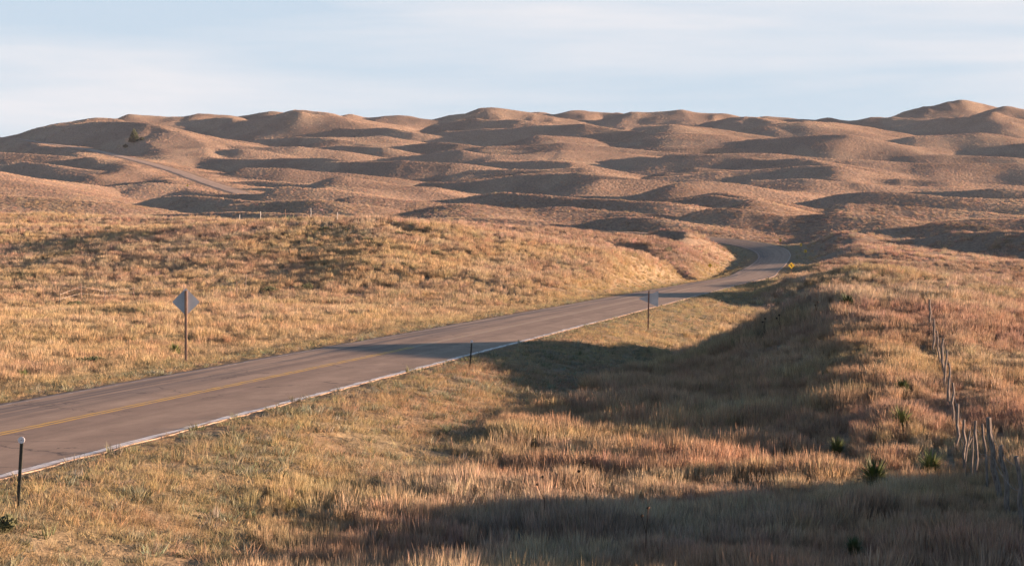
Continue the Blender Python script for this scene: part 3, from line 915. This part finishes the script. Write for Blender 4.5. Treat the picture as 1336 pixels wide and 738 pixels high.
def bm_obj(name, bm, mat, parent=None, smooth=False):
    me_ = bpy.data.meshes.new(name); bm.normal_update(); bm.to_mesh(me_); bm.free()
    if mat: me_.materials.append(mat)
    if smooth: me_.polygons.foreach_set('use_smooth', [True] * len(me_.polygons))
    o = bpy.data.objects.new(name, me_)
    if parent: o.parent = parent
    COL.objects.link(o)
    return o

def bm_box(bm, c, s, bevel=0):
    g = bmesh.ops.create_cube(bm, size=1)
    for v in g['verts']: v.co = Vector((c[0] + v.co.x * s[0], c[1] + v.co.y * s[1], c[2] + v.co.z * s[2]))
    if bevel:
        bmesh.ops.bevel(bm, geom=list({e for v in g['verts'] for e in v.link_edges}), offset=bevel, segments=1, affect='EDGES')

def bm_tube(bm, pts, radii, n=8, cap=True):
    rings = []
    for i, (p, r) in enumerate(zip(pts, radii)):
        p = Vector(p)
        d = (Vector(pts[min(i + 1, len(pts) - 1)]) - Vector(pts[max(i - 1, 0)])).normalized()
        u = d.orthogonal().normalized() if abs(d.z) < .3 else Vector((1, 0, 0)).cross(d).normalized()
        w = d.cross(u)
        rings.append([bm.verts.new(p + (u * math.cos(6.2832 * k / n) + w * math.sin(6.2832 * k / n)) * r) for k in range(n)])
    for a, c in zip(rings[:-1], rings[1:]):
        for k in range(n): bm.faces.new((a[k], a[(k + 1) % n], c[(k + 1) % n], c[k]))
    if cap:
        bm.faces.new(list(reversed(rings[0]))); bm.faces.new(rings[-1])

def bm_plate(bm, pts2, y0, y1, z0=0, x0=0):
    """flat outline in the x-z plane with thickness y0..y1"""
    a = [bm.verts.new((x0 + p[0], y0, z0 + p[1])) for p in pts2]
    c = [bm.verts.new((x0 + p[0], y1, z0 + p[1])) for p in pts2]
    bm.faces.new(a); bm.faces.new(list(reversed(c)))
    n = len(pts2)
    for i in range(n): bm.faces.new((a[i], c[i], c[(i + 1) % n], a[(i + 1) % n]))
    bmesh.ops.recalc_face_normals(bm, faces=bm.faces)

def round_poly(pts, r, seg=4):
    o = []
    n = len(pts)
    for i in range(n):
        p = Vector(pts[i]); a = (Vector(pts[i - 1]) - p).normalized(); c = (Vector(pts[(i + 1) % n]) - p).normalized()
        half = a.angle(c) / 2; d = r / math.tan(half)
        s, e = p + a * d, p + c * d
        for k in range(seg + 1):
            t = k / seg
            o.append(tuple((1 - t) ** 2 * s + 2 * t * (1 - t) * p + t * t * e))
    return o

M_alu = noise_mat('weathered_aluminium', (.42, .45, .48), (.52, .55, .58), 3, .55, 4, metallic=.25, stretch=(1, 1, .5))
M_yel = noise_mat('sign_yellow', (.66, .42, .03), (.84, .56, .05), 4, .45)
M_black = noise_mat('sign_black', (.015, .015, .015), (.03, .03, .03), 6, .5)
M_wood = noise_mat('brown_treated_post', (.13, .085, .065), (.24, .165, .125), 5, .85, stretch=(6, 6, .8), bump=.3)
M_rust = noise_mat('rusty_steel', (.13, .065, .05), (.24, .13, .10), 14, .75, bump=.2)
M_steel = noise_mat('dark_green_steel', (.020, .024, .020), (.05, .052, .042), 14, .5)
M_refl = noise_mat('white_reflector', (.62, .62, .66), (.86, .86, .88), 30, .3)
M_grey = noise_mat('grey_split_wood', (.10, .085, .075), (.27, .235, .205), 7, .9, stretch=(7, 7, .7), bump=.5)
M_pale = noise_mat('pale_steel_post', (.38, .38, .36), (.55, .54, .50), 8, .6)
M_wire = noise_mat('galvanised_wire', (.18, .17, .16), (.30, .29, .28), 20, .5, metallic=.5)
M_bolt = noise_mat('bolt_steel', (.25, .25, .26), (.4, .4, .42), 20, .4, metallic=.7)

# ---------------------------------------------------------------- diamond sign left of the road, seen from behind
x, y = (242.5 - CX) / F * 79.5, 79.5
g = z1(x, y)
s1 = empty('warning_sign', (x, y, g), 'grey back of a diamond road sign on a brown wooden post, left of the road', 'road sign', rz=math.radians(5))
top = 2.60 - g
bm = bmesh.new(); bm_box(bm, (0, 0, top / 2 - .3), (.10, .10, top + .6), .008); bm_obj('post', bm, M_wood, s1)
dz = 2.15 - g
bm = bmesh.new(); bm_plate(bm, round_poly([(0, -.55), (.55, 0), (0, .55), (-.55, 0)], .045), .052, .056, dz); pl = bm_obj('panel', bm, M_alu, s1)
bm = bmesh.new(); bm_plate(bm, round_poly([(0, -.53), (.53, 0), (0, .53), (-.53, 0)], .04), .0565, .0585, dz); bm_obj('sign_face', bm, M_yel, pl)
for q in (-.2, .2):
    bm = bmesh.new(); bm_tube(bm, [(0, -.066, dz + q), (0, -.05, dz + q)], [.014, .014], 6); bm_obj('bolt', bm, M_bolt, s1)

# ---------------------------------------------------------------- pennant sign on the right, seen from behind
x, y = (845.5 - CX) / F * 115.6, 115.6
g = z1(x, y)
s2 = empty('pennant_sign', (x, y, g), 'blue grey back of a pennant road sign on a thin rusty post', 'road sign', rz=math.radians(-2))
s2.rotation_euler = (0, math.radians(1.2), math.radians(-2))
top = 1.92 - g
bm = bmesh.new()
for cxx, cyy, sx, sy in ((0, 0, .07, .012), (-.032, .018, .010, .036), (.032, .018, .010, .036)):
    bm_box(bm, (cxx, cyy, top / 2 - .3), (sx, sy, top + .6))
bm_obj('post', bm, M_rust, s2)
bm = bmesh.new(); bm_plate(bm, round_poly([(-.60, .0), (.56, -.46), (.56, .46)], .035), .038, .042, 1.45 - g); pl = bm_obj('panel', bm, M_alu, s2)
bm = bmesh.new(); bm_plate(bm, round_poly([(-.57, .0), (.545, -.43), (.545, .43)], .03), .0425, .0445, 1.45 - g); bm_obj('sign_face', bm, M_yel, pl)
for q in (-.12, .16):
    bm = bmesh.new(); bm_tube(bm, [(0, -.02, 1.45 - g + q), (0, -.005, 1.45 - g + q)], [.014, .014], 6); bm_obj('bolt', bm, M_bolt, s2)

# ---------------------------------------------------------------- delineator posts
def delineator(px, D, ztop, lean, label, refl=.056):
    x, y = (px - CX) / F * D, D
    g = z1(x, y)
    t = empty('delineator_post', (x, y, g), label, 'marker post', 'marker posts along the right edge of the road')
    H = ztop - g
    t.rotation_euler = (0, lean, 0)
    bm = bmesh.new()
    for cxx, cyy, sx, sy in ((0, 0, .045, .008), (-.022, .014, .008, .03), (.022, .014, .008, .03)):
        bm_box(bm, (cxx, cyy, H / 2 - .3), (sx, sy, H + .5))
    bm_obj('post', bm, M_steel, t)
    bm = bmesh.new(); bm_tube(bm, [(0, -.026, H - .02), (0, -.008, H - .02)], [refl, refl], 20)
    r = bm_obj('reflector', bm, M_refl, t)
    bm = bmesh.new(); bm_tube(bm, [(0, -.030, H - .02), (0, -.0262, H - .02)], [.010, .010], 8); bm_obj('rivet', bm, M_bolt, r)
    return t
delineator(23, 32.9, 1.04, math.radians(3.4), 'dark marker post with round white reflector at lower left road edge')
delineator(613, 72.3, .92, math.radians(4), 'thin dark marker post with small pale top beside the shadow across the road', .05)
delineator(982.5, 245, .95 + z1(29.6, 245), 0, 'tiny marker post nearest the camera below the bend', .05)
delineator(1003, 262, .95 + z1(33.8, 262), 0, 'middle tiny marker post below the bend', .05)
delineator(1015.5, 292, .95 + z1(39.0, 292), 0, 'tiny marker post just left of the yellow diamond sign by the bend', .05)

# ---------------------------------------------------------------- yellow signs facing us
def diamond_sign(px, D, label, half=.43, height=2.0, rz=0, arrow=True):
    x, y = (px - CX) / F * D, D
    g = z1(x, y)
    t = empty('curve_sign', (x, y, g), label, 'road sign', rz=rz)
    bm = bmesh.new(); bm_box(bm, (0, 0, (height + half) / 2 - .2), (.07, .05, height + half + .3)); bm_obj('post', bm, M_rust, t)
    bm = bmesh.new(); bm_plate(bm, round_poly([(0, -half), (half, 0), (0, half), (-half, 0)], .03), -.034, -.027, height)
    p = bm_obj('panel', bm, M_yel, t)
    if arrow:                                         # bent arrow, as on a curve warning
        k = half / .43
        o = [(.03, -.24), (.10, -.24), (.10, -.02), (.0, .09), (.04, .13), (-.12, .19), (-.15, .02), (-.07, .05), (.03, -.06)]
        bm = bmesh.new(); bm_plate(bm, [(a * k, b_ * k) for a, b_ in o], -.038, -.0345, height); bm_obj('arrow', bm, M_black, p)
    return t
diamond_sign(1032.5, 276, 'yellow diamond sign with a dark arrow on the grassy slope beside the bend', .46, 2.35 - z1(38.6, 276), rz=.15)
diamond_sign(926.4, 350, 'small dark yellow diamond sign left of the road before the bend', .40, 1.75)
diamond_sign(244.5, 790, 'tiny bright yellow sign beside the far road climbing the hill', .50, 2.3, arrow=False)
def plate_sign(px, D, label, h=1.7):
    x, y = (px - CX) / F * D, D
    g = z1(x, y)
    t = empty('bend_marker', (x, y, g), label, 'road sign', 'small markers behind the bend')
    bm = bmesh.new(); bm_box(bm, (0, 0, h / 2 - .1), (.08, .06, h + .6)); bm_obj('post', bm, M_rust, t)
    bm = bmesh.new(); bm_plate(bm, round_poly([(-.26, -.33), (.26, -.33), (.26, .33), (-.26, .33)], .03), -.045, -.035, h)
    p = bm_obj('panel', bm, M_yel, t)
    bm = bmesh.new(); bm_plate(bm, [(.14, -.26), (-.12, 0), (.14, .26), (.0, .26), (-.24, 0), (.0, -.26)], -.05, -.0455, h); bm_obj('chevron', bm, M_black, p)
plate_sign(1018, 500, 'left of the three tiny signs behind the bend')
plate_sign(1045, 478, 'middle of the three tiny signs behind the bend')
plate_sign(1051, 455, 'lowest and rightmost of the three tiny signs behind the bend', 1.2)

# ---------------------------------------------------------------- stick fence on the right
def stick(parent, P0, P1, r, seed, forked=False, name='post', mat=None):
    rr = random.Random(seed)
    P0, P1 = Vector(P0), Vector(P1)
    n = 7; pts = []; rad = []
    for i in range(n):
        t = i / (n - 1)
        p = P0.lerp(P1, t)
        if 0 < i < n - 1: p += Vector((rr.uniform(-1, 1), rr.uniform(-1, 1), 0)) * r * .9
        pts.append(p); rad.append(r * (1.12 - .28 * t) * rr.uniform(.88, 1.12))
    bm = bmesh.new(); bm_tube(bm, pts, rad, 7)
    if forked:
        b0 = pts[3]; bm_tube(bm, [b0, b0 + Vector((.10, .02, .16)), b0 + Vector((.19, .02, .34))], [r * .75, r * .65, r * .5], 6)
    return bm_obj(name, bm, mat or M_grey, parent)

stick_posts = [  # (top px, top py, base px, D, radius, forked)
    (1326, 598, 1339, 33.5, .036, 0), (1307, 585, 1318, 35.2, .038, 0), (1290, 544, 1306, 37.2, .042, 0), (1282, 556, 1291, 39.0, .022, 0),
    (1273, 563, 1277, 41.0, .026, 0), (1258, 553, 1259, 43.0, .028, 1), (1250, 527, 1251, 46.0, .030, 0), (1243, 508, 1245, 49.5, .030, 0),
    (1238, 488, 1240, 53.0, .032, 0), (1236, 469, 1233, 56.5, .026, 0), (1231, 460, 1231, 60.5, .034, 0), (1222, 462, 1229, 64.0, .026, 0),
    (1219, 448, 1219, 68.0, .030, 0), (1213, 424, 1216, 73.0, .040, 0)]
xf, yf = (1250 - CX) / F * 46, 46
fence = empty('stick_fence', (xf, yf, z1(xf, yf)), 'crooked grey wooden post fence running up the grassy bank at right', 'fence')
inv = Vector(fence.location)
tops = []
for i, (tx, ty, bx_, D, r, fk) in enumerate(stick_posts):
    P1 = Vector(PT(tx, ty, D)); xb = (bx_ - CX) / F * D
    P0 = Vector((xb, D + .1, z1(xb, D) - .25))
    P1.z = max(P1.z, P0.z + .25 + (1.2 if D > 42 else 1.3))
    stick(fence, P0 - inv, P1 - inv, r * 1.3, i, fk); tops.append((P0.lerp(P1, .9) - inv, P0.lerp(P1, .62) - inv))
for lv in (0, 1):
    bm = bmesh.new(); pts = []
    for a, c in zip(tops[:-1], tops[1:]):
        for k in range(4):
            t = k / 4; p = a[lv].lerp(c[lv], t); p.z -= .05 * 4 * t * (1 - t); pts.append(p)
    pts.append(tops[-1][lv]); bm_tube(bm, pts, [.004] * len(pts), 4); bm_obj('wire', bm, M_wire, fence)
# loose sticks caught between the posts
for i, (a, c, D, r, lab) in enumerate([((1266, 561), (1256, 580), 42.6, .022, 'short broken stick leaning across the forked fence post'),
                                       ((1270, 566), (1268, 592), 41.6, .018, 'short upright stick between forked post and thin fence post')]):
    x0 = (c[0] - CX) / F * D; P0 = Vector((x0, D, min(PT(c[0], c[1], D)[2], z1(x0, D)))); e = empty('loose_stick', P0, lab, 'stick')
    o = stick(e, (0, 0, -.1), Vector(PT(a[0], a[1], D)) - P0, r, 50 + i, name='stick')
far_sticks = [(1202, 378, 150), (1205.5, 384, 154), (1208.5, 383, 158), (1200, 381, 163)]
xf = (1204 - CX) / F * 155; f2 = empty('stick_fence', (xf, 155, z1(xf, 155)), 'cluster of pale fence posts on the far knoll above the stick fence', 'fence')
inv = Vector(f2.location)
for i, (px, py, D) in enumerate(far_sticks):
    xb = (px - CX) / F * D; zb = z1(xb, D)
    stick(f2, Vector((xb, D, zb - .2)) - inv, Vector((xb + .05, D, max(zb + 1.3, PT(px, py, D)[2]))) - inv, .055, 70 + i)

# wire fences on the left hill
def wire_fence(posts, label, r, mats):
    P = []
    for px, D, h in posts:
        x = (px - CX) / F * D; P.append(Vector((x, D, z1(x, D))))
    f = empty('wire_fence', P[0], label, 'fence')
    tp = []
    for i, ((px, D, h), p) in enumerate(zip(posts, P)):
        q = p - P[0]
        stick(f, q - Vector((0, 0, .3)), q + Vector((random.uniform(-.06, .06), 0, h)), r, 90 + i, mat=mats[i % len(mats)])
        tp.append(q)
    for lv in (.55, .85):
        bm = bmesh.new(); bm_tube(bm, [q + Vector((0, 0, lv * posts[i][2])) for i, q in enumerate(tp)], [.006] * len(tp), 4); bm_obj('wire', bm, M_wire, f)
wire_fence([(313, 296, 1.5), (340, 293, 1.7), (372, 290, 1.7), (406, 287, 1.8), (440, 283, 1.6), (467.5, 262, 1.9)], 'thin pale fence posts along the crest of the left hill', .05, [M_pale, M_pale, M_wood])
wire_fence([(57, 178, 1.5), (78, 176, 1.3), (106, 178, 2.0), (137, 180, 1.4), (175, 184, 1.5), (240, 186, 1.4), (309, 188, 1.5), (320.5, 196, 1.6)], 'low straggling wire fence at the foot of the left hill', .04, [M_wood, M_grey])

# ---------------------------------------------------------------- yuccas, shrubs, stalks, juniper
M_yucca = noise_mat('yucca_green', (.045, .075, .025), (.12, .15, .055), 3, .6)
M_yucca2 = noise_mat('pale_yucca_green', (.11, .15, .05), (.24, .25, .10), 3, .6)
def spiky(bm, n, length, width, seed, droop=.15):
    r = random.Random(seed)
    for i in range(n):
        a = r.uniform(0, 6.283); el = math.asin(r.uniform(.08, .98)); L_ = length * r.uniform(.7, 1.1)
        d = Vector((math.cos(a) * math.cos(el), math.sin(a) * math.cos(el), math.sin(el)))
        w = d.cross(Vector((0, 0, 1))).normalized() * width * .5
        p1 = d * L_ * .5 + Vector((0, 0, .06)); p2 = d * L_ - Vector((0, 0, droop * L_ * math.cos(el) ** 2)) + Vector((0, 0, .06))
        p1.z += .10; p2.z += .12
        v = [bm.verts.new(q) for q in (Vector((0, 0, .04)) - w * .6, Vector((0, 0, .04)) + w * .6, p1 + w, p1 - w, p2)]
        bm.faces.new((v[0], v[1], v[2], v[3])); bm.faces.new((v[3], v[2], v[4]))
YUCCA = []
for s in range(3):
    m_ = bmesh.new(); spiky(m_, 340, .50, .022, s); me_ = bpy.data.meshes.new('yucca'); m_.to_mesh(me_); m_.free(); me_.materials.append(M_yucca); YUCCA.append(me_)
m_ = bmesh.new(); spiky(m_, 300, .50, .022, 9); me_ = bpy.data.meshes.new('yucca'); m_.to_mesh(me_); m_.free(); me_.materials.append(M_yucca2); YUCCA.append(me_)
yuccas = [  # px, py base, scale, mesh, label
    (1141, 640, 1.15, 0, 'big dark green yucca at the edge of the front shadow'),
    (1214, 622, 1.0, 3, 'pale green yucca between the big dark yucca and the fence'),
    (1176, 560, 1.0, 3, 'light green yucca standing on the sunlit bank above the front shadow'),
    (1092, 596, .8, 1, 'dull green yucca in the shaded bank left of the big dark yucca'),
    (1178, 515, .8, 1, 'green yucca halfway up the bank right of the shadow'),
    (1106, 405, 1.2, 2, 'small green yucca on top of the dark knoll'),
    (1078, 500, .8, 1, 'dim green yucca deep inside the knoll shadow'),
    (228, 466, 1.2, 3, 'grey green yucca at the foot of the diamond sign'),
    (31, 500, .9, 3, 'yellow green yucca near the left frame edge by the road'),
    (1114, 728, .6, 0, 'dark yucca low in the front shadow at bottom right'),
    (174, 447, .5, 3, 'little green yucca in the golden field left of the diamond sign'),
    (820, 512, .5, 3, 'little pale yucca at the tip of the ditch shadow'),
]
for i, (px, py, sc, mi, lab) in enumerate(yuccas):
    x, y, z = hit(px, py)
    o = bpy.data.objects.new('yucca', YUCCA[mi]); o.location = (x, y, z); o.scale = (sc,) * 3; o.rotation_euler = (0, 0, i * 1.3); COL.objects.link(o)
    tag(o, lab, 'yucca', 'yuccas scattered in the grass')

M_leaf = noise_mat('sage_leaf', (.045, .055, .028), (.13, .14, .07), 2.5, .8)
M_twig = noise_mat('twig_bark', (.07, .05, .04), (.14, .10, .08), 8, .9)
def leaf_cloud(bm, n, rx, ry, rz_, cz, size, seed, cone=0):
    r = random.Random(seed)
    for i in range(n):
        while True:
            p = Vector((r.uniform(-1, 1), r.uniform(-1, 1), r.uniform(-1, 1)))
            if cone:
                hgt = (p.z + 1) / 2
                lim = (1 - hgt) ** .8 * (.75 + .25 * math.sin(7 * math.atan2(p.y, p.x) + 9 * hgt)) + .06
                if math.hypot(p.x, p.y) < lim and math.hypot(p.x, p.y) > lim * .35: break
            elif .3 < p.length < .8 + .2 * math.sin(3.3 * p.x * 2 + seed) * math.cos(4 * p.y): break
        c = Vector((p.x * rx, p.y * ry, cz + p.z * rz_))
        a = Vector((r.gauss(0, 1), r.gauss(0, 1), r.gauss(0, 1))).normalized(); b_ = a.orthogonal().normalized()
        s = size * r.uniform(.6, 1.3)
        v = [bm.verts.new(c + a * s), bm.verts.new(c + b_ * s * .5), bm.verts.new(c - a * s), bm.verts.new(c - b_ * s * .5)]
        bm.faces.new(v)
shrubs = [(98, 402, 1.5, .7, 'low dark sage shrub in the left field beneath the wire fence'),
          (402, 379, 1.2, .8, 'round green shrub on the face of the left hill'),
          (352, 383, 1.6, .8, 'olive shrub left of the round green shrub on the hill'),
          (478, 318, 1.5, .9, 'dark shrub by the white post near the hill crest'),
          (422, 349, .8, .6, 'small bright green shrub in the middle of the left hill'),
          (477, 363, .9, .6, 'small dark shrub on the right part of the left hill'),
          (120, 478, 1.5, .45, 'low dark brown shrub in the golden verge left of the road'),
          (8, 694, .32, .28, 'dark little shrub at the bottom left beside the marker post'),
          (424, 303, 1.8, .8, 'brush patch added to imitate the dark eroded lip, left of the white post on the hill crest'),  # these five bushes are added to imitate the hill's dark eroded lip and edges
          (452, 306, 1.5, .8, 'brush patch added to imitate the dark eroded lip, touching the white post on the hill crest'),
          (521, 309, 1.6, .8, 'uppermost bush added to imitate the dark edge on the right shoulder of the left hill'),
          (546, 321, 1.4, .7, 'middle bush added to imitate the dark edge on the right shoulder of the left hill'),
          (568, 334, 1.3, .7, 'lowest bush added to imitate the dark edge on the right shoulder of the left hill'),
          (872, 330, 1.6, 1.2, 'dark shrub in the gully inside the bend'),
          ]
for i, (px, py, w, h, lab) in enumerate(shrubs):
    x, y, z = hit(px, py)
    e = empty('shrub', (x, y, z), lab, 'shrub', 'small shrubs in the grass')
    bm = bmesh.new(); leaf_cloud(bm, 700, w * .6, w * .6, h * .5, h * .5, .035 + .02 * w, 100 + i); bm_obj('foliage', bm, M_leaf, e)
    bm = bmesh.new(); r = random.Random(i)
    for k in range(7):
        a = k * .9; bm_tube(bm, [(0, 0, -.1), (math.cos(a) * w * .2, math.sin(a) * w * .2, h * .35), (math.cos(a) * w * .4, math.sin(a) * w * .4, h * .75)], [.02, .013, .006], 4)
    bm_obj('stem', bm, M_twig, e)

# juniper on the far left hill
x, y, z = hit(175, 186)
k = y / 1300
jt = empty('juniper_tree', (x, y, z), 'lone dark green juniper tree on the shaded far left hill', 'tree')
M_jun = noise_mat('juniper_green', (.018, .030, .014), (.055, .072, .03), .5, .9)
bm = bmesh.new(); bm_tube(bm, [(0, 0, -.5), (.1, 0, 3), (0, .1, 6.5)], [.30, .2, .06], 7); bm_obj('trunk', bm, M_twig, jt)
bm = bmesh.new(); leaf_cloud(bm, 2600, 4.2 * k, 3.8 * k, 4.4 * k, 4.7 * k, .38, 7, cone=1); leaf_cloud(bm, 1100, 2.4 * k, 2.2 * k, 1.9 * k, 2.3 * k, .34, 8); bm_obj('crown', bm, M_jun, jt)
for i, (dx, h, lab) in enumerate([(-5, .9, 'low dark juniper bush just left of the lone juniper'), (5.5, .8, 'low dark juniper bush just right of the lone juniper')]):
    xx = x + dx * k; e = empty('juniper_bush', (xx, y - 3, z1(xx, y - 3)), lab, 'bush')
    bm = bmesh.new(); leaf_cloud(bm, 700, 1.8 * k, 1.5 * k, 1.3 * k, 1.0 * k, .33, 20 + i); bm_obj('crown', bm, M_jun, e)
    bm = bmesh.new(); bm_tube(bm, [(0, 0, -.3), (0, 0, 1.2)], [.12, .05], 5); bm_obj('trunk', bm, M_twig, e)

# dead flower stalks with dark heads
M_dead = noise_mat('dead_stalk', (.03, .02, .015), (.09, .06, .04), 10, .9)
stalks = [(996, 446, .95, 'dead stalk with a dark head in sunlit grass before the knoll'),
          (1019, 440, .9, 'forked dead stalk with dark heads near the knoll shadow edge'),
          (1064, 420, .8, 'dead stalk with a dark head on the left flank of the knoll'),
          (766, 684, 1.15, 'dead stalk with dark heads at the bottom centre shadow edge'),
          (712, 690, .95, 'short dead stalk left of the taller one at bottom centre'),
          (67, 452, 1.2, 'dead stalk with two dark heads in the golden field at far left'),
          (841, 736, .9, 'dead stalk standing in the front shadow at the bottom edge'),
          (178, 392, 1.9, 'tall bent dead stalk by the low wire fence')]
for i, (px, py, h, lab) in enumerate(stalks):
    x, y, z = hit(px, py)
    e = empty('dead_stalk', (x, y, z), lab, 'dead plant', 'dead flower stalks')
    r = random.Random(i); lx = r.uniform(-.1, .1)
    w = .010 if y < 60 else .015
    bm = bmesh.new(); bm_tube(bm, [(0, 0, -.1), (lx * .4, 0, h * .5), (lx, 0, h)], [w, w * .8, w * .5], 5)
    bm_tube(bm, [(lx * .4, 0, h * .55), (lx - .10, 0, h * .85)], [w * .6, w * .4], 4); bm_obj('stem', bm, M_dead, e)
    for hx, hz in ((lx, h), (lx - .10, h * .86)):
        bm = bmesh.new(); bmesh.ops.create_icosphere(bm, subdivisions=1, radius=.032 if y < 60 else .05)
        for v in bm.verts: v.co = Vector((v.co.x * r.uniform(.8, 1.2) + hx, v.co.y * .8, v.co.z * r.uniform(.7, 1.1) + hz))
        bm_obj('flower_head', bm, M_dead, e)

# ---------------------------------------------------------------- evening haze: one even box of air round everything
hm = bpy.data.materials.new('haze'); hm.use_nodes = True
t = hm.node_tree
for n in list(t.nodes): t.nodes.remove(n)
o_ = N(t, 'ShaderNodeOutputMaterial'); pv = N(t, 'ShaderNodeVolumePrincipled')
pv.inputs['Color'].default_value = (.80, .86, 1.0, 1)
pv.inputs['Density'].default_value = 3.5e-5
t.links.new(pv.outputs[0], o_.inputs['Volume'])
zlo, zhi = float(GZ.min()) - 1.0, float(GZ.max()) + 12.0
xm, ylo, yhi = float(np.abs(GX).max()) + 20, float(YR.min()) - 20, float(YR.max()) + 20
bm = bmesh.new(); bm_box(bm, (0, (ylo + yhi) / 2, (zlo + zhi) / 2), (2 * xm, yhi - ylo, zhi - zlo))
tag(bm_obj('haze', bm, hm), 'thin evening haze over the whole valley', 'haze', kind='stuff')
